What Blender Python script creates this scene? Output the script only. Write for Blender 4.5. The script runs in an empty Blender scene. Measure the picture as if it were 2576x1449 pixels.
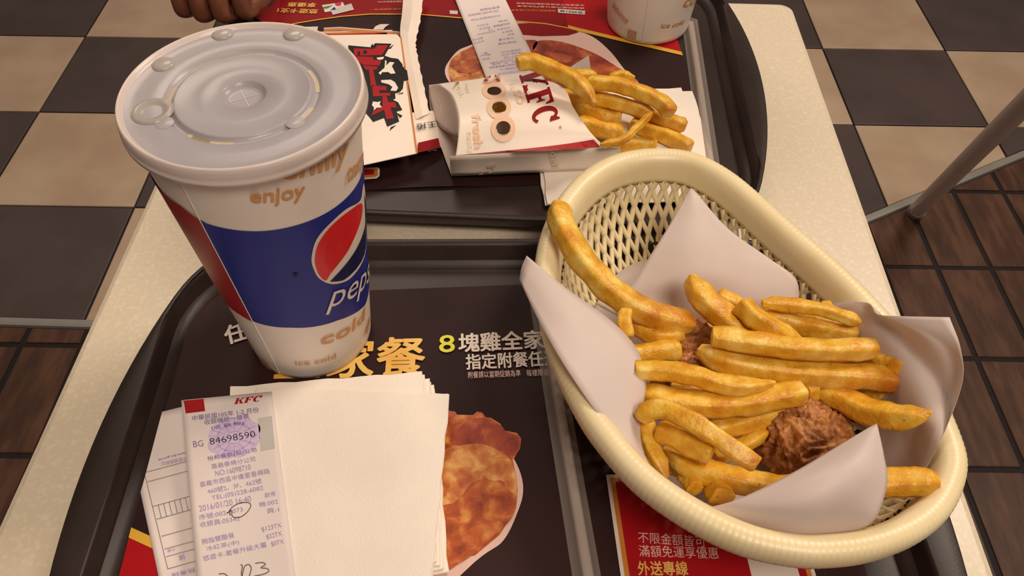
import bpy, bmesh, math, random
import numpy as np
from mathutils import Vector, Matrix, noise
from mathutils.bvhtree import BVHTree
random.seed(7)
SC = bpy.context.scene
COL = SC.collection
PI = math.pi

# ------------------------------------------------------------------ camera
FPX, CX, CY = 2042.0, 1288.0, 724.5
ROT = np.array([[0.99951486, -0.02979592, 0.00906941],
                [0.0286507, 0.7654065, -0.64290903],
                [0.01221428, 0.64285697, 0.76588884]])
EYE = np.array([0.0, 0.0, 1.15])
cam_data = bpy.data.cameras.new('camera')
cam_data.sensor_fit = 'HORIZONTAL'
cam_data.sensor_width = 36.0
cam_data.lens = FPX / 2576.0 * 36.0
cam_data.clip_start = 0.01
cam = bpy.data.objects.new('camera', cam_data)
COL.objects.link(cam)
cam.matrix_world = Matrix([list(ROT[i]) + [EYE[i]] for i in range(3)] + [[0, 0, 0, 1]])
SC.camera = cam

# ------------------------------------------------------------------ light
SC.view_settings.view_transform = 'Standard'
SC.view_settings.look = 'None'
SC.view_settings.gamma = 1.0
SC.view_settings.use_curve_mapping = False
SC.view_settings.exposure = -0.2
world = bpy.data.worlds.new('room_glow')
SC.world = world
world.use_nodes = True
world.node_tree.nodes['Background'].inputs[0].default_value = (1.0, 0.80, 0.66, 1)
world.node_tree.nodes['Background'].inputs[1].default_value = 0.16

def area(name, loc, aim, size, power, color):
    d = bpy.data.lights.new(name, 'AREA')
    d.shape = 'DISK'
    d.size = size
    d.energy = power
    d.color = color
    o = bpy.data.objects.new(name, d)
    COL.objects.link(o)
    o.location = loc
    o.rotation_euler = (Vector(aim) - Vector(loc)).to_track_quat('-Z', 'Y').to_euler()
    return o
WARM = (1.0, 0.84, 0.69)
area('ceiling_lamp', (1.15, 1.25, 2.60), (0.05, 0.4, 0.74), 0.7, 31, WARM)
area('ceiling_lamp', (-0.55, 2.0, 2.65), (-0.1, 0.6, 0.74), 0.8, 16, WARM)
area('ceiling_lamp', (0.5, -0.7, 2.65), (0.0, 0.4, 0.74), 0.8, 30, WARM)

# ------------------------------------------------------------------ helpers
def at(x, y, z):
    """the point at height z that the photograph shows at pixel (x, y)"""
    d = ROT @ np.array([x - CX, -(y - CY), -FPX])
    return Vector(EYE + d * ((z - EYE[2]) / d[2]))

def S(r, g, b):
    def f(c):
        c /= 255.0
        return c / 12.92 if c <= 0.04045 else ((c + 0.055) / 1.055) ** 2.4
    return (f(r), f(g), f(b), 1.0)

MATS = {}
def mat(name, rgb, rough=0.5, rgb2=None, scale=20.0, bump=0.0, bscale=200.0, spec=0.5, detail=3.0,
        lo=0.35, hi=0.65, trans=0.0, sss=0.0, coat=0.0, metal=0.0, stretch=None, rgb3=None, distort=0.0, sheet=0.0):
    """procedural Principled material: two or three colours over a noise, and a fine bump"""
    if name in MATS:
        return MATS[name]
    m = bpy.data.materials.new(name)
    m.use_nodes = True
    nt = m.node_tree
    N = nt.nodes
    p = N['Principled BSDF']
    p.inputs['Roughness'].default_value = rough
    p.inputs['Specular IOR Level'].default_value = spec
    p.inputs['Transmission Weight'].default_value = trans
    p.inputs['Metallic'].default_value = metal
    p.inputs['Coat Weight'].default_value = coat
    if sss:
        p.inputs['Subsurface Weight'].default_value = sss
        p.inputs['Subsurface Radius'].default_value = (0.004, 0.002, 0.001)
        p.inputs['Subsurface Scale'].default_value = 1.0
    p.inputs['Base Color'].default_value = S(*rgb)
    tc = N.new('ShaderNodeTexCoord')
    src = tc.outputs['Object']
    if stretch:
        mp = N.new('ShaderNodeMapping')
        mp.inputs['Scale'].default_value = stretch
        nt.links.new(src, mp.inputs[0])
        src = mp.outputs[0]
    nz = N.new('ShaderNodeTexNoise')
    nz.inputs['Scale'].default_value = scale
    nz.inputs['Detail'].default_value = detail
    nz.inputs['Distortion'].default_value = distort
    nt.links.new(src, nz.inputs['Vector'])
    rp = N.new('ShaderNodeValToRGB')
    c2 = rgb2 or tuple(min(255, c * 1.03) for c in rgb)
    e = rp.color_ramp.elements
    e[0].position = lo
    e[0].color = S(*rgb)
    e[1].position = hi
    e[1].color = S(*c2)
    if rgb3:
        k = e.new((lo + hi) / 2)
        k.color = S(*rgb3)
    nt.links.new(nz.outputs['Fac'], rp.inputs[0])
    nt.links.new(rp.outputs[0], p.inputs['Base Color'])
    if bump:
        bz = N.new('ShaderNodeTexNoise')
        bz.inputs['Scale'].default_value = bscale
        bz.inputs['Detail'].default_value = 4.0
        nt.links.new(src, bz.inputs['Vector'])
        bp = N.new('ShaderNodeBump')
        bp.inputs['Strength'].default_value = bump
        bp.inputs['Distance'].default_value = 0.001
        nt.links.new(bz.outputs['Fac'], bp.inputs['Height'])
        nt.links.new(bp.outputs[0], p.inputs['Normal'])
    if sheet:
        tr = N.new('ShaderNodeBsdfTranslucent')
        tr.inputs[0].default_value = S(*rgb)
        mx = N.new('ShaderNodeMixShader')
        mx.inputs[0].default_value = sheet
        nt.links.new(p.outputs[0], mx.inputs[1])
        nt.links.new(tr.outputs[0], mx.inputs[2])
        nt.links.new(mx.outputs[0], N['Material Output'].inputs[0])
    MATS[name] = m
    return m

def clear_film(name, rgb, body, rough):
    """clear plastic: partly see-through, partly glossy"""
    m = bpy.data.materials.new(name)
    m.use_nodes = True
    nt = m.node_tree
    N = nt.nodes
    p = N['Principled BSDF']
    p.inputs['Base Color'].default_value = S(*rgb)
    p.inputs['Roughness'].default_value = rough
    t = N.new('ShaderNodeBsdfTransparent')
    mx = N.new('ShaderNodeMixShader')
    mx.inputs[0].default_value = body
    nt.links.new(t.outputs[0], mx.inputs[1])
    nt.links.new(p.outputs[0], mx.inputs[2])
    nt.links.new(mx.outputs[0], N['Material Output'].inputs[0])
    return m

def tag(o, label=None, cat=None, group=None, kind=None):
    if label: o['label'] = label
    if cat: o['category'] = cat
    if group: o['group'] = group
    if kind: o['kind'] = kind
    return o

def empty(name, loc, label, cat, group=None, rz=0.0):
    o = bpy.data.objects.new(name, None)
    COL.objects.link(o)
    o.location = loc
    o.rotation_euler = (0, 0, rz)
    o.empty_display_size = 0.01
    return tag(o, label, cat, group)

def link_mesh(name, me, parent=None, world_verts=True):
    o = bpy.data.objects.new(name, me)
    COL.objects.link(o)
    if parent is not None:
        o.parent = parent
        if world_verts:                       # the mesh was written in world coordinates
            chain = []
            p = parent
            while p is not None:
                chain.append(p.matrix_basis.copy())
                p = p.parent
            full = Matrix.Identity(4)
            for b in reversed(chain):
                full = full @ b
            me.transform(full.inverted())
    return o

class MB:
    """collects faces (world coordinates) with several materials and links them as one mesh object"""
    def __init__(self):
        self.v, self.f, self.mi, self.mats = [], [], [], []
    def m(self, material):
        if material not in self.mats:
            self.mats.append(material)
        return self.mats.index(material)
    def add(self, verts, faces, material):
        k, b = self.m(material), len(self.v)
        self.v += [tuple(p) for p in verts]
        for f in faces:
            self.f.append(tuple(i + b for i in f))
            self.mi.append(k)
    def poly(self, pts, material):
        self.add(pts, [tuple(range(len(pts)))], material)
    def grid(self, rows, material, closed=False):
        n = len(rows[0])
        fs = []
        for j in range(len(rows) - 1):
            for i in range(n if closed else n - 1):
                a, b = j * n + i, j * n + (i + 1) % n
                fs.append((a, b, b + n, a + n))
        self.add([p for r in rows for p in r], fs, material)
    def box(self, c, s, material):
        x, y, z = (q / 2 for q in s)
        vs = [(c[0] + i * x, c[1] + j * y, c[2] + k * z) for k in (-1, 1) for j in (-1, 1) for i in (-1, 1)]
        self.add(vs, [(0, 2, 3, 1), (4, 5, 7, 6), (0, 1, 5, 4), (2, 6, 7, 3), (0, 4, 6, 2), (1, 3, 7, 5)], material)
    def tube(self, path, r, material, n=8, cap=True, closed=False):
        path = [Vector(p) for p in path]
        rr = r if isinstance(r, (list, tuple)) else [r] * len(path)
        rows = []
        L = len(path)
        up = None
        for i, p in enumerate(path):
            if closed:
                t = path[(i + 1) % L] - path[i - 1]
            else:
                t = path[min(i + 1, L - 1)] - path[max(i - 1, 0)]
            t.normalize()
            if up is None:
                up = t.orthogonal().normalized()
            up = (up - t * up.dot(t)).normalized()
            w = t.cross(up)
            rows.append([p + (up * math.cos(2 * PI * k / n) + w * math.sin(2 * PI * k / n)) * rr[i] for k in range(n)])
        if closed:
            rows.append(rows[0])
        self.grid(rows, material, closed=True)
        if cap and not closed:
            self.poly(list(reversed(rows[0])), material)
            self.poly(rows[-1], material)
    def build(self, name, parent=None, smooth=False, weld=False):
        me = bpy.data.meshes.new(name)
        me.from_pydata(self.v, [], self.f)
        for q in self.mats:
            me.materials.append(q)
        me.polygons.foreach_set('material_index', self.mi)
        if weld:
            bm = bmesh.new()
            bm.from_mesh(me)
            bmesh.ops.remove_doubles(bm, verts=bm.verts, dist=1e-6)
            bmesh.ops.recalc_face_normals(bm, faces=bm.faces)
            bm.to_mesh(me)
            bm.free()
        if smooth:
            me.polygons.foreach_set('use_smooth', [True] * len(me.polygons))
        me.update()
        if parent is None:                    # origin at the middle of the base
            c = np.array(self.v)
            lo, hi = c.min(0), c.max(0)
            b = Vector(((lo[0] + hi[0]) / 2, (lo[1] + hi[1]) / 2, lo[2]))
            me.transform(Matrix.Translation(-b))
            o = link_mesh(name, me)
            o.location = b
            return o
        return link_mesh(name, me, parent)

def crom(pts, n):
    """Catmull-Rom through pts (numpy rows), n samples"""
    P = np.array([list(p) for p in pts], float)
    if len(P) == 2:
        t = np.linspace(0, 1, n)[:, None]
        return P[0] * (1 - t) + P[1] * t
    E = np.vstack([2 * P[0] - P[1], P, 2 * P[-1] - P[-2]])
    out = []
    for s in np.linspace(0, len(P) - 1, n):
        i = min(int(s), len(P) - 2)
        t = s - i
        a, b, c, d = E[i:i + 4]
        out.append(0.5 * ((2 * b) + (c - a) * t + (2 * a - 5 * b + 4 * c - d) * t * t + (3 * b - a - 3 * c + d) * t ** 3))
    return np.array(out)

def crom_closed(pts, n):
    P = np.array([list(p) for p in pts], float)
    L = len(P)
    out = []
    for k in range(n):
        s = k * L / n
        i = int(s)
        t = s - i
        a, b, c, d = P[(i - 1) % L], P[i % L], P[(i + 1) % L], P[(i + 2) % L]
        out.append(0.5 * ((2 * b) + (c - a) * t + (2 * a - 5 * b + 4 * c - d) * t * t + (3 * b - a - 3 * c + d) * t ** 3))
    return np.array(out)

def sheet_rows(rows, nu, nv):
    """rows of (px, py, z) -> smooth grid of (px, py, z)"""
    R = [crom(r, nu) for r in rows]
    cols = [crom([r[i] for r in R], nv) for i in range(nu)]
    return [[cols[i][j] for i in range(nu)] for j in range(nv)]

def sheet(mb, rows, material, nu=16, nv=16):
    g = sheet_rows(rows, nu, nv)
    mb.grid([[at(*p) for p in r] for r in g], material)

def solid(o, t, offset=0.0):
    md = o.modifiers.new('thickness', 'SOLIDIFY')
    md.thickness = t
    md.offset = offset
    return o

TXT = {}
def glyphs(s, off=0.0, res=3, shear=0.0):
    k = (s, off, res, shear)
    if k not in TXT:
        c = bpy.data.curves.new('text', 'FONT')
        c.body = s
        c.offset = off
        c.resolution_u = res
        c.shear = shear
        o = bpy.data.objects.new('text', c)
        COL.objects.link(o)
        me = bpy.data.meshes.new_from_object(o.evaluated_get(bpy.context.evaluated_depsgraph_get()))
        vs = [(v.co.x, v.co.y) for v in me.vertices]
        fs = [tuple(p.vertices) for p in me.polygons]
        bpy.data.objects.remove(o)
        bpy.data.curves.remove(c)
        bpy.data.meshes.remove(me)
        TXT[k] = (vs, fs)
    return TXT[k]

# hand-drawn serif letters for the red emblem lettering (units: cap height 1)
SERIF = {
 'K': [[(0, 0), (.46, 0), (.46, .09), (.38, .09), (.38, .91), (.46, .91), (.46, 1), (0, 1), (0, .91), (.08, .91), (.08, .09), (0, .09)],
       [(.38, .42), (.44, .56), (.66, .91), (.60, .91), (.60, 1), (.95, 1), (.95, .91), (.84, .91), (.58, .55)],
       [(.44, .56), (.58, .55), (.66, .62), (.95, .09), (1.04, .09), (1.04, 0), (.58, 0), (.58, .09), (.64, .09)]],
 'F': [[(0, 0), (.50, 0), (.50, .09), (.38, .09), (.38, .91), (.46, 1), (0, 1), (0, .91), (.08, .91), (.08, .09), (0, .09)],
       [(.38, .88), (.46, 1), (.86, 1), (.86, .68), (.79, .68), (.74, .80), (.68, .88)],
       [(.38, .45), (.38, .57), (.54, .57), (.58, .68), (.64, .68), (.64, .34), (.58, .34), (.54, .45)]],
}
def _c():
    o, n = [], []
    for k in range(25):
        a = math.radians(48 + k * 264 / 24)
        o.append((.46 + .46 * math.cos(a), .5 + .52 * math.sin(a)))
        n.append((.50 + .22 * math.cos(a), .5 + .40 * math.sin(a)))
    q = [[o[k], o[k + 1], n[k + 1], n[k]] for k in range(24)]
    q.append([(.90, 1.02), (.82, 1.02), (.64, .80), (.64, .70), (.82, .62), (.90, .62)])
    return q
SERIF['C'] = _c()
def serif_word(mb, A, B, h, fn, material, shear=0.0, word='KFC', down=True):
    adv = {'K': 1.08, 'F': .94, 'C': .92}
    W = sum(adv[c] for c in word)
    A, B = np.array(A, float), np.array(B, float)
    d = (B - A)
    L = np.linalg.norm(d)
    d /= L
    up = np.array([d[1], -d[0]]) if down else np.array([-d[1], d[0]])
    x = 0
    for c in word:
        for pl in SERIF[c]:
            pts = []
            for (gx, gy) in pl:
                p = A + d * ((x + gx + shear * gy) / W * L) + up * gy * h
                pts.append(fn(p))
            mb.poly(pts, material)
        x += adv[c]

def put_text(mb, s, A, B, h, fn, material, off=0.0, shear=0.0, down=True, res=3, bold=0.0):
    """text s laid from A to B (design units), h high, mapped to the surface by fn"""
    vs, fs = glyphs(s, off, res, shear)
    if not vs:
        return
    xs = [p[0] for p in vs]
    ys = [p[1] for p in vs]
    x0, x1, y0, y1 = min(xs), max(xs), min(ys), max(ys)
    A, B = np.array(A, float), np.array(B, float)
    d = B - A
    L = np.linalg.norm(d)
    d /= L
    up = np.array([d[1], -d[0]]) if down else np.array([-d[1], d[0]])
    w = bold * h
    for q, (sx, sy) in enumerate(((0, 0),) if not bold else ((-.5, -.5), (.5, -.5), (-.5, .5), (.5, .5), (0, .6), (0, -.6), (.6, 0), (-.6, 0))):
        out = [fn(A + d * ((x - x0) / (x1 - x0) * L + sx * w) + up * ((y - y0) / (y1 - y0) * h + sy * w)) for x, y in vs]
        if q:                                # each bold pass lies a hair above the one before
            out = [w_ + (Vector(EYE) - w_).normalized() * (q * 2.5e-5) for w_ in out]
        mb.add(out, fs, material)

def ribbon(mb, pts, w, fn, material):
    P = [np.array(p, float) for p in pts]
    a, b = [], []
    for i, p in enumerate(P):
        t = P[min(i + 1, len(P) - 1)] - P[max(i - 1, 0)]
        t = t / (np.linalg.norm(t) + 1e-9)
        n = np.array([-t[1], t[0]]) * w / 2
        a.append(fn(p + n))
        b.append(fn(p - n))
    mb.grid([a, b], material)

def disc(mb, c, rx, ry, fn, material, n=32, rot=0.0):
    pts = []
    for k in range(n):
        a = 2 * PI * k / n
        x, y = rx * math.cos(a), ry * math.sin(a)
        pts.append(fn(np.array([c[0] + x * math.cos(rot) - y * math.sin(rot), c[1] + x * math.sin(rot) + y * math.cos(rot)])))
    mb.poly(pts, material)

def copy_tree(o, parent=None):
    c = o.copy()
    COL.objects.link(c)
    if parent is not None:
        c.parent = parent
    for ch in list(o.children):
        copy_tree(ch, c)
    return c

# ------------------------------------------------------------------ materials
M = dict(
    grout=mat('dark_grout', (28, 20, 20), 0.8),
    tile_light=mat('light_floor_tile', (186, 160, 136), 0.55, (200, 176, 150), 9, 0.05, 60),
    tile_dark=mat('dark_floor_tile', (76, 64, 62), 0.55, (86, 72, 70), 9, 0.05, 60),
    wood=mat('wood_floor_tile', (70, 44, 33), 0.5, (98, 67, 49), 14, 0.12, 120, stretch=(4, 0.8, 1), rgb3=(82, 54, 40)),
    strip=mat('metal_strip', (190, 186, 180), 0.35, metal=0.6),
    table=mat('cream_stone_top', (219, 205, 181), 0.35, (231, 219, 198), 330, 0.0, lo=0.5, hi=0.75, detail=2),
    table_leg=mat('black_table_leg', (30, 28, 28), 0.4),
    tray=mat('dark_brown_tray', (44, 32, 29), 0.40, (48, 36, 33), 60, 0.06, 900, spec=0.35),
    mat_brown=mat('brown_print', (38, 18, 20), 0.55, (58, 34, 32), 7, lo=0.4, hi=0.8, spec=0.2, detail=2),
    white_ink=mat('white_print', (222, 208, 196), 0.45),
    gold_ink=mat('gold_print', (222, 164, 58), 0.45, (236, 196, 104), 30),
    yellow_ink=mat('yellow_print', (216, 214, 44), 0.45),
    yellow_band=mat('yellow_band_print', (214, 166, 52), 0.45),
    orange_ink=mat('orange_print', (196, 122, 44), 0.45),
    red_ink=mat('red_print', (164, 14, 24), 0.45, spec=0.2),
    darkred_ink=mat('dark_red_print', (134, 12, 20), 0.45, spec=0.2),
    black_ink=mat('black_print', (16, 10, 11), 0.4, spec=0.2),
    pink_ink=mat('pale_pink_print', (226, 190, 178), 0.45),
    salmon_ink=mat('salmon_print', (236, 196, 166), 0.4),
    tan_ink=mat('tan_print', (206, 150, 92), 0.5),
    faint_ink=mat('faint_print', (232, 216, 186), 0.4),
    lilac_ink=mat('lilac_print', (164, 146, 194), 0.6),
    lilac_deep=mat('deep_lilac_print', (108, 92, 158), 0.6),
    lilac_seal=mat('seal_print', (218, 202, 226), 0.6, (200, 176, 216), 220),
    seal_line=mat('seal_line_print', (178, 152, 204), 0.6),
    grey_ink=mat('grey_print', (196, 190, 186), 0.6),
    pencil=mat('pencil_grey', (110, 98, 96), 0.6),
    green_ink=mat('green_print', (60, 130, 60), 0.45),
    magenta_ink=mat('magenta_print', (190, 30, 100), 0.45),
    blue_ink=mat('cup_blue_print', (34, 44, 128), 0.4, spec=0.2),
    navy_ink=mat('cup_navy_print', (22, 26, 72), 0.4, spec=0.2),
    cup_red=mat('cup_red_print', (212, 24, 34), 0.4),
    cup_darkred=mat('cup_red_band_print', (156, 20, 26), 0.4),
    cup_paper=mat('cup_paper', (232, 220, 208), 0.42),
    receipt=mat('receipt_paper', (238, 226, 222), 0.65, sheet=0.1),
    napkin=mat('napkin_paper', (244, 234, 222), 0.9, bump=0.35, bscale=900, stretch=(1, 1, 0.2)),
    wax=mat('wax_paper', (232, 218, 212), 0.5, sheet=0.3),
    carton=mat('carton_board', (240, 226, 212), 0.38),
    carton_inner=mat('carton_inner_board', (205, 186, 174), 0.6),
    basket=mat('cream_plastic', (236, 218, 172), 0.36, (240, 224, 182), 40, sss=0.12),
    chicken_print=mat('chicken_photo_print', (122, 40, 18), 0.42, (228, 160, 82), 95, detail=8, lo=0.3, hi=0.72, rgb3=(186, 90, 40), distort=0.6),
    chicken_print_b=mat('chicken_photo_print_pale', (166, 74, 32), 0.42, (236, 188, 112), 110, detail=8, lo=0.3, hi=0.7, rgb3=(206, 126, 62), distort=0.5),
    chicken_print_c=mat('chicken_photo_print_red', (112, 32, 20), 0.42, (210, 118, 62), 85, detail=8, lo=0.3, hi=0.72, rgb3=(164, 62, 34), distort=0.5),
    tea=mat('iced_tea', (58, 30, 16), 0.15),
    chrome=mat('painted_steel', (196, 178, 170), 0.45),
    rubber=mat('grey_rubber', (150, 130, 124), 0.6),
    skin=mat('brown_skin', (104, 58, 38), 0.5, (122, 70, 47), 40, 0.3, 300),
    sleeve=mat('black_sleeve', (22, 20, 22), 0.9),
)
# ------------------------------------------------------------------ floor
TZ = 0.74                                            # table top height
A_FL = math.radians(1.1)
def rot2(x, y, a):
    return (x * math.cos(a) - y * math.sin(a), x * math.sin(a) + y * math.cos(a))
def clip(poly, a, b, c):
    """part of poly where a*x + b*y >= c"""
    out = []
    for i in range(len(poly)):
        p, q = poly[i], poly[(i + 1) % len(poly)]
        dp, dq = a * p[0] + b * p[1] - c, a * q[0] + b * q[1] - c
        if dp >= 0:
            out.append(p)
        if dp * dq < 0:
            t = dp / (dp - dq)
            out.append((p[0] + (q[0] - p[0]) * t, p[1] + (q[1] - p[1]) * t))
    return out

mb = MB()
mb.box((0, 1.2, -0.022), (4.8, 4.4, 0.036), M['grout'])
floor = mb.build('floor')
tag(floor, kind='structure')
def slab(name, poly, material, z=0.0, low=-0.006, bev=0.0012):
    cx, cy = sum(p[0] for p in poly) / len(poly), sum(p[1] for p in poly) / len(poly)
    inner = [(cx + (x - cx) * (1 - 2 * bev / 0.15), cy + (y - cy) * (1 - 2 * bev / 0.15)) for x, y in poly]
    n = len(poly)
    mb = MB()
    vs = [(x, y, low) for x, y in poly] + [(x, y, z - bev) for x, y in poly] + [(x, y, z) for x, y in inner]
    fs = []
    for i in range(n):
        j = (i + 1) % n
        fs += [(i, j, n + j, n + i), (n + i, n + j, 2 * n + j, 2 * n + i)]
    fs.append(tuple(range(2 * n, 3 * n)))
    mb.add(vs, fs, material)
    return mb.build(name, floor)
SLOPE = 0.546
BX, BY = 0.105, 0.855                                # the corner of the metal strip, under the table
gap = 0.0022
G0 = (0.7402, 1.4744)
PXT, PYT = 0.3045, 0.2975
for i in range(-10, 6):
    for j in range(-3, 7):
        q = [(i * PXT + gap, j * PYT + gap), ((i + 1) * PXT - gap, j * PYT + gap),
             ((i + 1) * PXT - gap, (j + 1) * PYT - gap), (i * PXT + gap, (j + 1) * PYT - gap)]
        q = [tuple(np.add(G0, rot2(x, y, A_FL))) for x, y in q]
        q = clip(q, 0, 1, BY + 0.008)
        q = clip(q, -SLOPE, 1, BY - SLOPE * BX + 0.010) if q else q
        if len(q) > 2:
            slab('floor_tile', q, M['tile_dark'] if (i + j) % 2 == 0 else M['tile_light'])
W0 = (0.795, 1.0498)
PXW, PYW, gw = 0.1037, 0.2125, 0.0050
for i in range(-28, 14):
    for j in range(-7, 4):
        q = [(i * PXW + gw, j * PYW + gw), ((i + 1) * PXW - gw, j * PYW + gw),
             ((i + 1) * PXW - gw, (j + 1) * PYW - gw), (i * PXW + gw, (j + 1) * PYW - gw)]
        q = [tuple(np.add(W0, rot2(x, y, A_FL))) for x, y in q]
        mx = sum(p[0] for p in q) / 4
        q = clip(q, 0, -1, -(BY - 0.014)) if mx < BX + 0.02 else clip(q, SLOPE, -1, -(BY - SLOPE * BX - 0.016))
        if len(q) > 2:
            slab('wood_tile', q, M['wood'], z=-0.001)
mb = MB()
ex = 2.3
row = []
for (x, y, ca, sa) in [(-2.3, BY, 0, 1), (BX, BY, -0.26, 1), (ex, BY + SLOPE * (ex - BX), -0.479, 0.878)]:
    row.append([(x + ca * o, y + sa * o, z) for o, z in [(-0.011, -0.004), (-0.010, 0.002), (-0.005, 0.004), (0.004, 0.004), (0.007, -0.004)]])
mb.grid(row, M['strip'])
mb.build('metal_strip', floor)

mb = MB()
mb.box((0, 1.2, 2.83), (4.8, 4.4, 0.06), mat('ceiling_paint', (214, 204, 190), 0.8))
tag(mb.build('ceiling'), kind='structure')

# ------------------------------------------------------------------ table
table = empty('cafe_table', (-0.011, 0.35, 0), 'cream stone-topped cafe table carrying both brown trays', 'table')
def round_rect(x0, x1, y0, y1, r, n=8):
    out = []
    for cx, cy, a0 in ((x1 - r, y1 - r, 0), (x0 + r, y1 - r, 90), (x0 + r, y0 + r, 180), (x1 - r, y0 + r, 270)):
        for k in range(n + 1):
            a = math.radians(a0 + 90 * k / n)
            out.append((cx + r * math.cos(a), cy + r * math.sin(a)))
    return out
o = round_rect(-0.271, 0.249, -0.005, 0.7055, 0.012)
rows = []
for ins, z in ((0.004, TZ - 0.032), (0, TZ - 0.028), (0, TZ - 0.005), (0.0015, TZ - 0.0015), (0.005, TZ)):
    rows.append([(x - ins * np.sign(x + 0.011), y - ins * np.sign(y - 0.35), z) for x, y in o])
mb = MB()
mb.grid(rows, M['table'], closed=True)
mb.poly(rows[-1], M['table'])
mb.poly(list(reversed(rows[0])), M['table'])
mb.build('tabletop', table)
mb = MB()
mb.tube([(-0.011, 0.35, 0.03), (-0.011, 0.35, TZ - 0.045)], 0.032, M['table_leg'], 20)
mb.build('column', table, smooth=False)
mb = MB()
mb.box((-0.011, 0.35, TZ - 0.0385), (0.30, 0.40, 0.013), M['table_leg'])
mb.build('top_plate', table)
mb = MB()
mb.tube([(-0.011, 0.35, 0.0), (-0.011, 0.35, 0.018), (-0.011, 0.35, 0.062)], [0.20, 0.195, 0.05], M['table_leg'], 32)
mb.build('base_plate', table)

# ------------------------------------------------------------------ trays
TA, TB, TR = 0.2250, 0.176, 0.45
FZ = 0.7445                                          # tray floor height
def tray_outline():
    def side(sx):
        yc = 0.128
        xs = lambda y: TA - (TR - math.sqrt(TR * TR - y * y))
        return xs, yc
    xs, yc = side(1)
    xc = xs(yc)
    slope = -yc / math.sqrt(TR * TR - yc * yc)
    xi = xc + slope * (TB - yc)                      # where the tangent meets the long edge
    P = []
    for k in range(21):                              # right end, bottom to top
        y = -yc + 2 * yc * k / 20
        P.append((xs(y), y))
    xe = xi - 0.045
    for k in range(1, 10):
        t = k / 10
        P.append(((1 - t) ** 2 * xc + 2 * t * (1 - t) * xi + t * t * xe, (1 - t) ** 2 * yc + 2 * t * (1 - t) * TB + t * t * TB))
    for k in range(25):
        P.append((xe - 2 * xe * k / 24, TB))
    for k in range(1, 10):
        t = 1 - k / 10
        P.append((-((1 - t) ** 2 * xc + 2 * t * (1 - t) * xi + t * t * xe), (1 - t) ** 2 * yc + 2 * t * (1 - t) * TB + t * t * TB))
    left = [(-x, -y) for x, y in P]
    return P + left
def tray_recess(hx, hy, r):
    P = []
    for k in range(21):
        P.append((hx, -(hy - r) + 2 * (hy - r) * k / 20))
    for k in range(1, 10):
        a = PI / 2 * k / 10
        P.append((hx - r + r * math.cos(a), hy - r + r * math.sin(a)))
    for k in range(25):
        P.append((hx - r - 2 * (hx - r) * k / 24, hy))
    for k in range(1, 10):
        a = PI / 2 + PI / 2 * k / 10
        P.append((-(hx - r) + r * math.cos(a), hy - r + r * math.sin(a)))
    return P + [(-x, -y) for x, y in P]
def make_tray(cx, cy, deg, label):
    a = math.radians(deg)
    O = tray_outline()
    mid = lambda k: [(x * k, y * k) for x, y in O]
    RI = tray_recess(0.2065, 0.1705, 0.062)
    rings = [([(x * .985, y * .985) for x, y in O], 0.7405 + 0.010), ([(x * .997, y * .997) for x, y in O], 0.7565), (O, 0.7590), ([(x * .9975, y * .9975) for x, y in O], 0.7603), ([(x * .994, y * .994) for x, y in O], 0.7606),
             ([((x * .985 + p * .3) / 1.3, (y * .985 + q * .3) / 1.3) for (x, y), (p, q) in zip(O, RI)] , 0.7602),
             (tray_recess(0.2082, 0.1722, 0.062), 0.7600), (tray_recess(0.2073, 0.1713, 0.062), 0.7597), (RI, 0.7584), (tray_recess(0.2057, 0.1695, 0.061), 0.7570),
             (tray_recess(0.2022, 0.1645, 0.058), 0.7472), (tray_recess(0.2010, 0.163, 0.057), 0.7452), (tray_recess(0.198, 0.160, 0.055), FZ - 0.0002)]
    rows = []
    for pts, z in rings:
        rows.append([tuple(np.add((cx, cy), rot2(x, y, a))) + (z,) for x, y in pts])
    mb = MB()
    mb.grid(rows, M['tray'], closed=True)
    mb.poly(rows[-1], M['tray'])
    # underside
    u = [[tuple(np.add((cx, cy), rot2(x, y, a))) + (z,) for x, y in pts] for pts, z in
         [(tray_recess(0.199, 0.164, 0.058), 0.7500), (tray_recess(0.195, 0.160, 0.055), TZ + 0.0002)]]
    mb.grid([rows[0]] + u, M['tray'], closed=True)
    mb.poly(u[-1], M['tray'])
    o = mb.build('serving_tray', smooth=True)
    return tag(o, label, 'tray', 'brown serving trays on the table')
make_tray(-0.0015, 0.194, 2.6, 'dark brown plastic tray nearest the viewer, under the bread basket and napkins')
make_tray(-0.0345, 0.564, -0.9, 'dark brown plastic tray at the far end of the table, under the food box')

# ------------------------------------------------------------------ printed tray mats
MW, MH = 0.375, 0.265
A1, A2 = math.radians(5.0), math.radians(185.3)
O1, O2 = (-0.211, 0.3246), (0.149, 0.4519)
def mat_frame(O, a):
    c, s = math.cos(a), math.sin(a)
    def to_world(u, v):
        return (O[0] + u * c + v * s, O[1] + u * s - v * c)
    def to_uv(x, y):
        dx, dy = x - O[0], y - O[1]
        return np.array([dx * c + dy * s, dx * s - dy * c])
    return to_world, to_uv
W1, U1 = mat_frame(O1, A1)
W2, U2 = mat_frame(O2, A2)
MZ = FZ + 0.0004
m1 = lambda x, y: U1(*at(x, y, MZ)[:2])              # pixel on the near mat -> mat coordinates
m2 = lambda x, y: U2(*at(x, y, MZ)[:2])              # pixel on the far mat -> mat coordinates
CLIMB = ([.1970, .2010, .2022, .2057, .2065, .25], [0, .0018, .0038, .0134, .0148, .0156])
def mat_z1(u, v):
    x, y = W1(u, v)
    lx, ly = rot2(x + 0.0015, y - 0.194, -math.radians(2.6))
    k = max(0.0, 1 - math.hypot(u, v * 0.9) / 0.05)
    up = float(np.interp(abs(lx), *CLIMB))            # the edge climbs the tray wall
    return MZ + max(0.004 * k * k, up)
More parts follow.
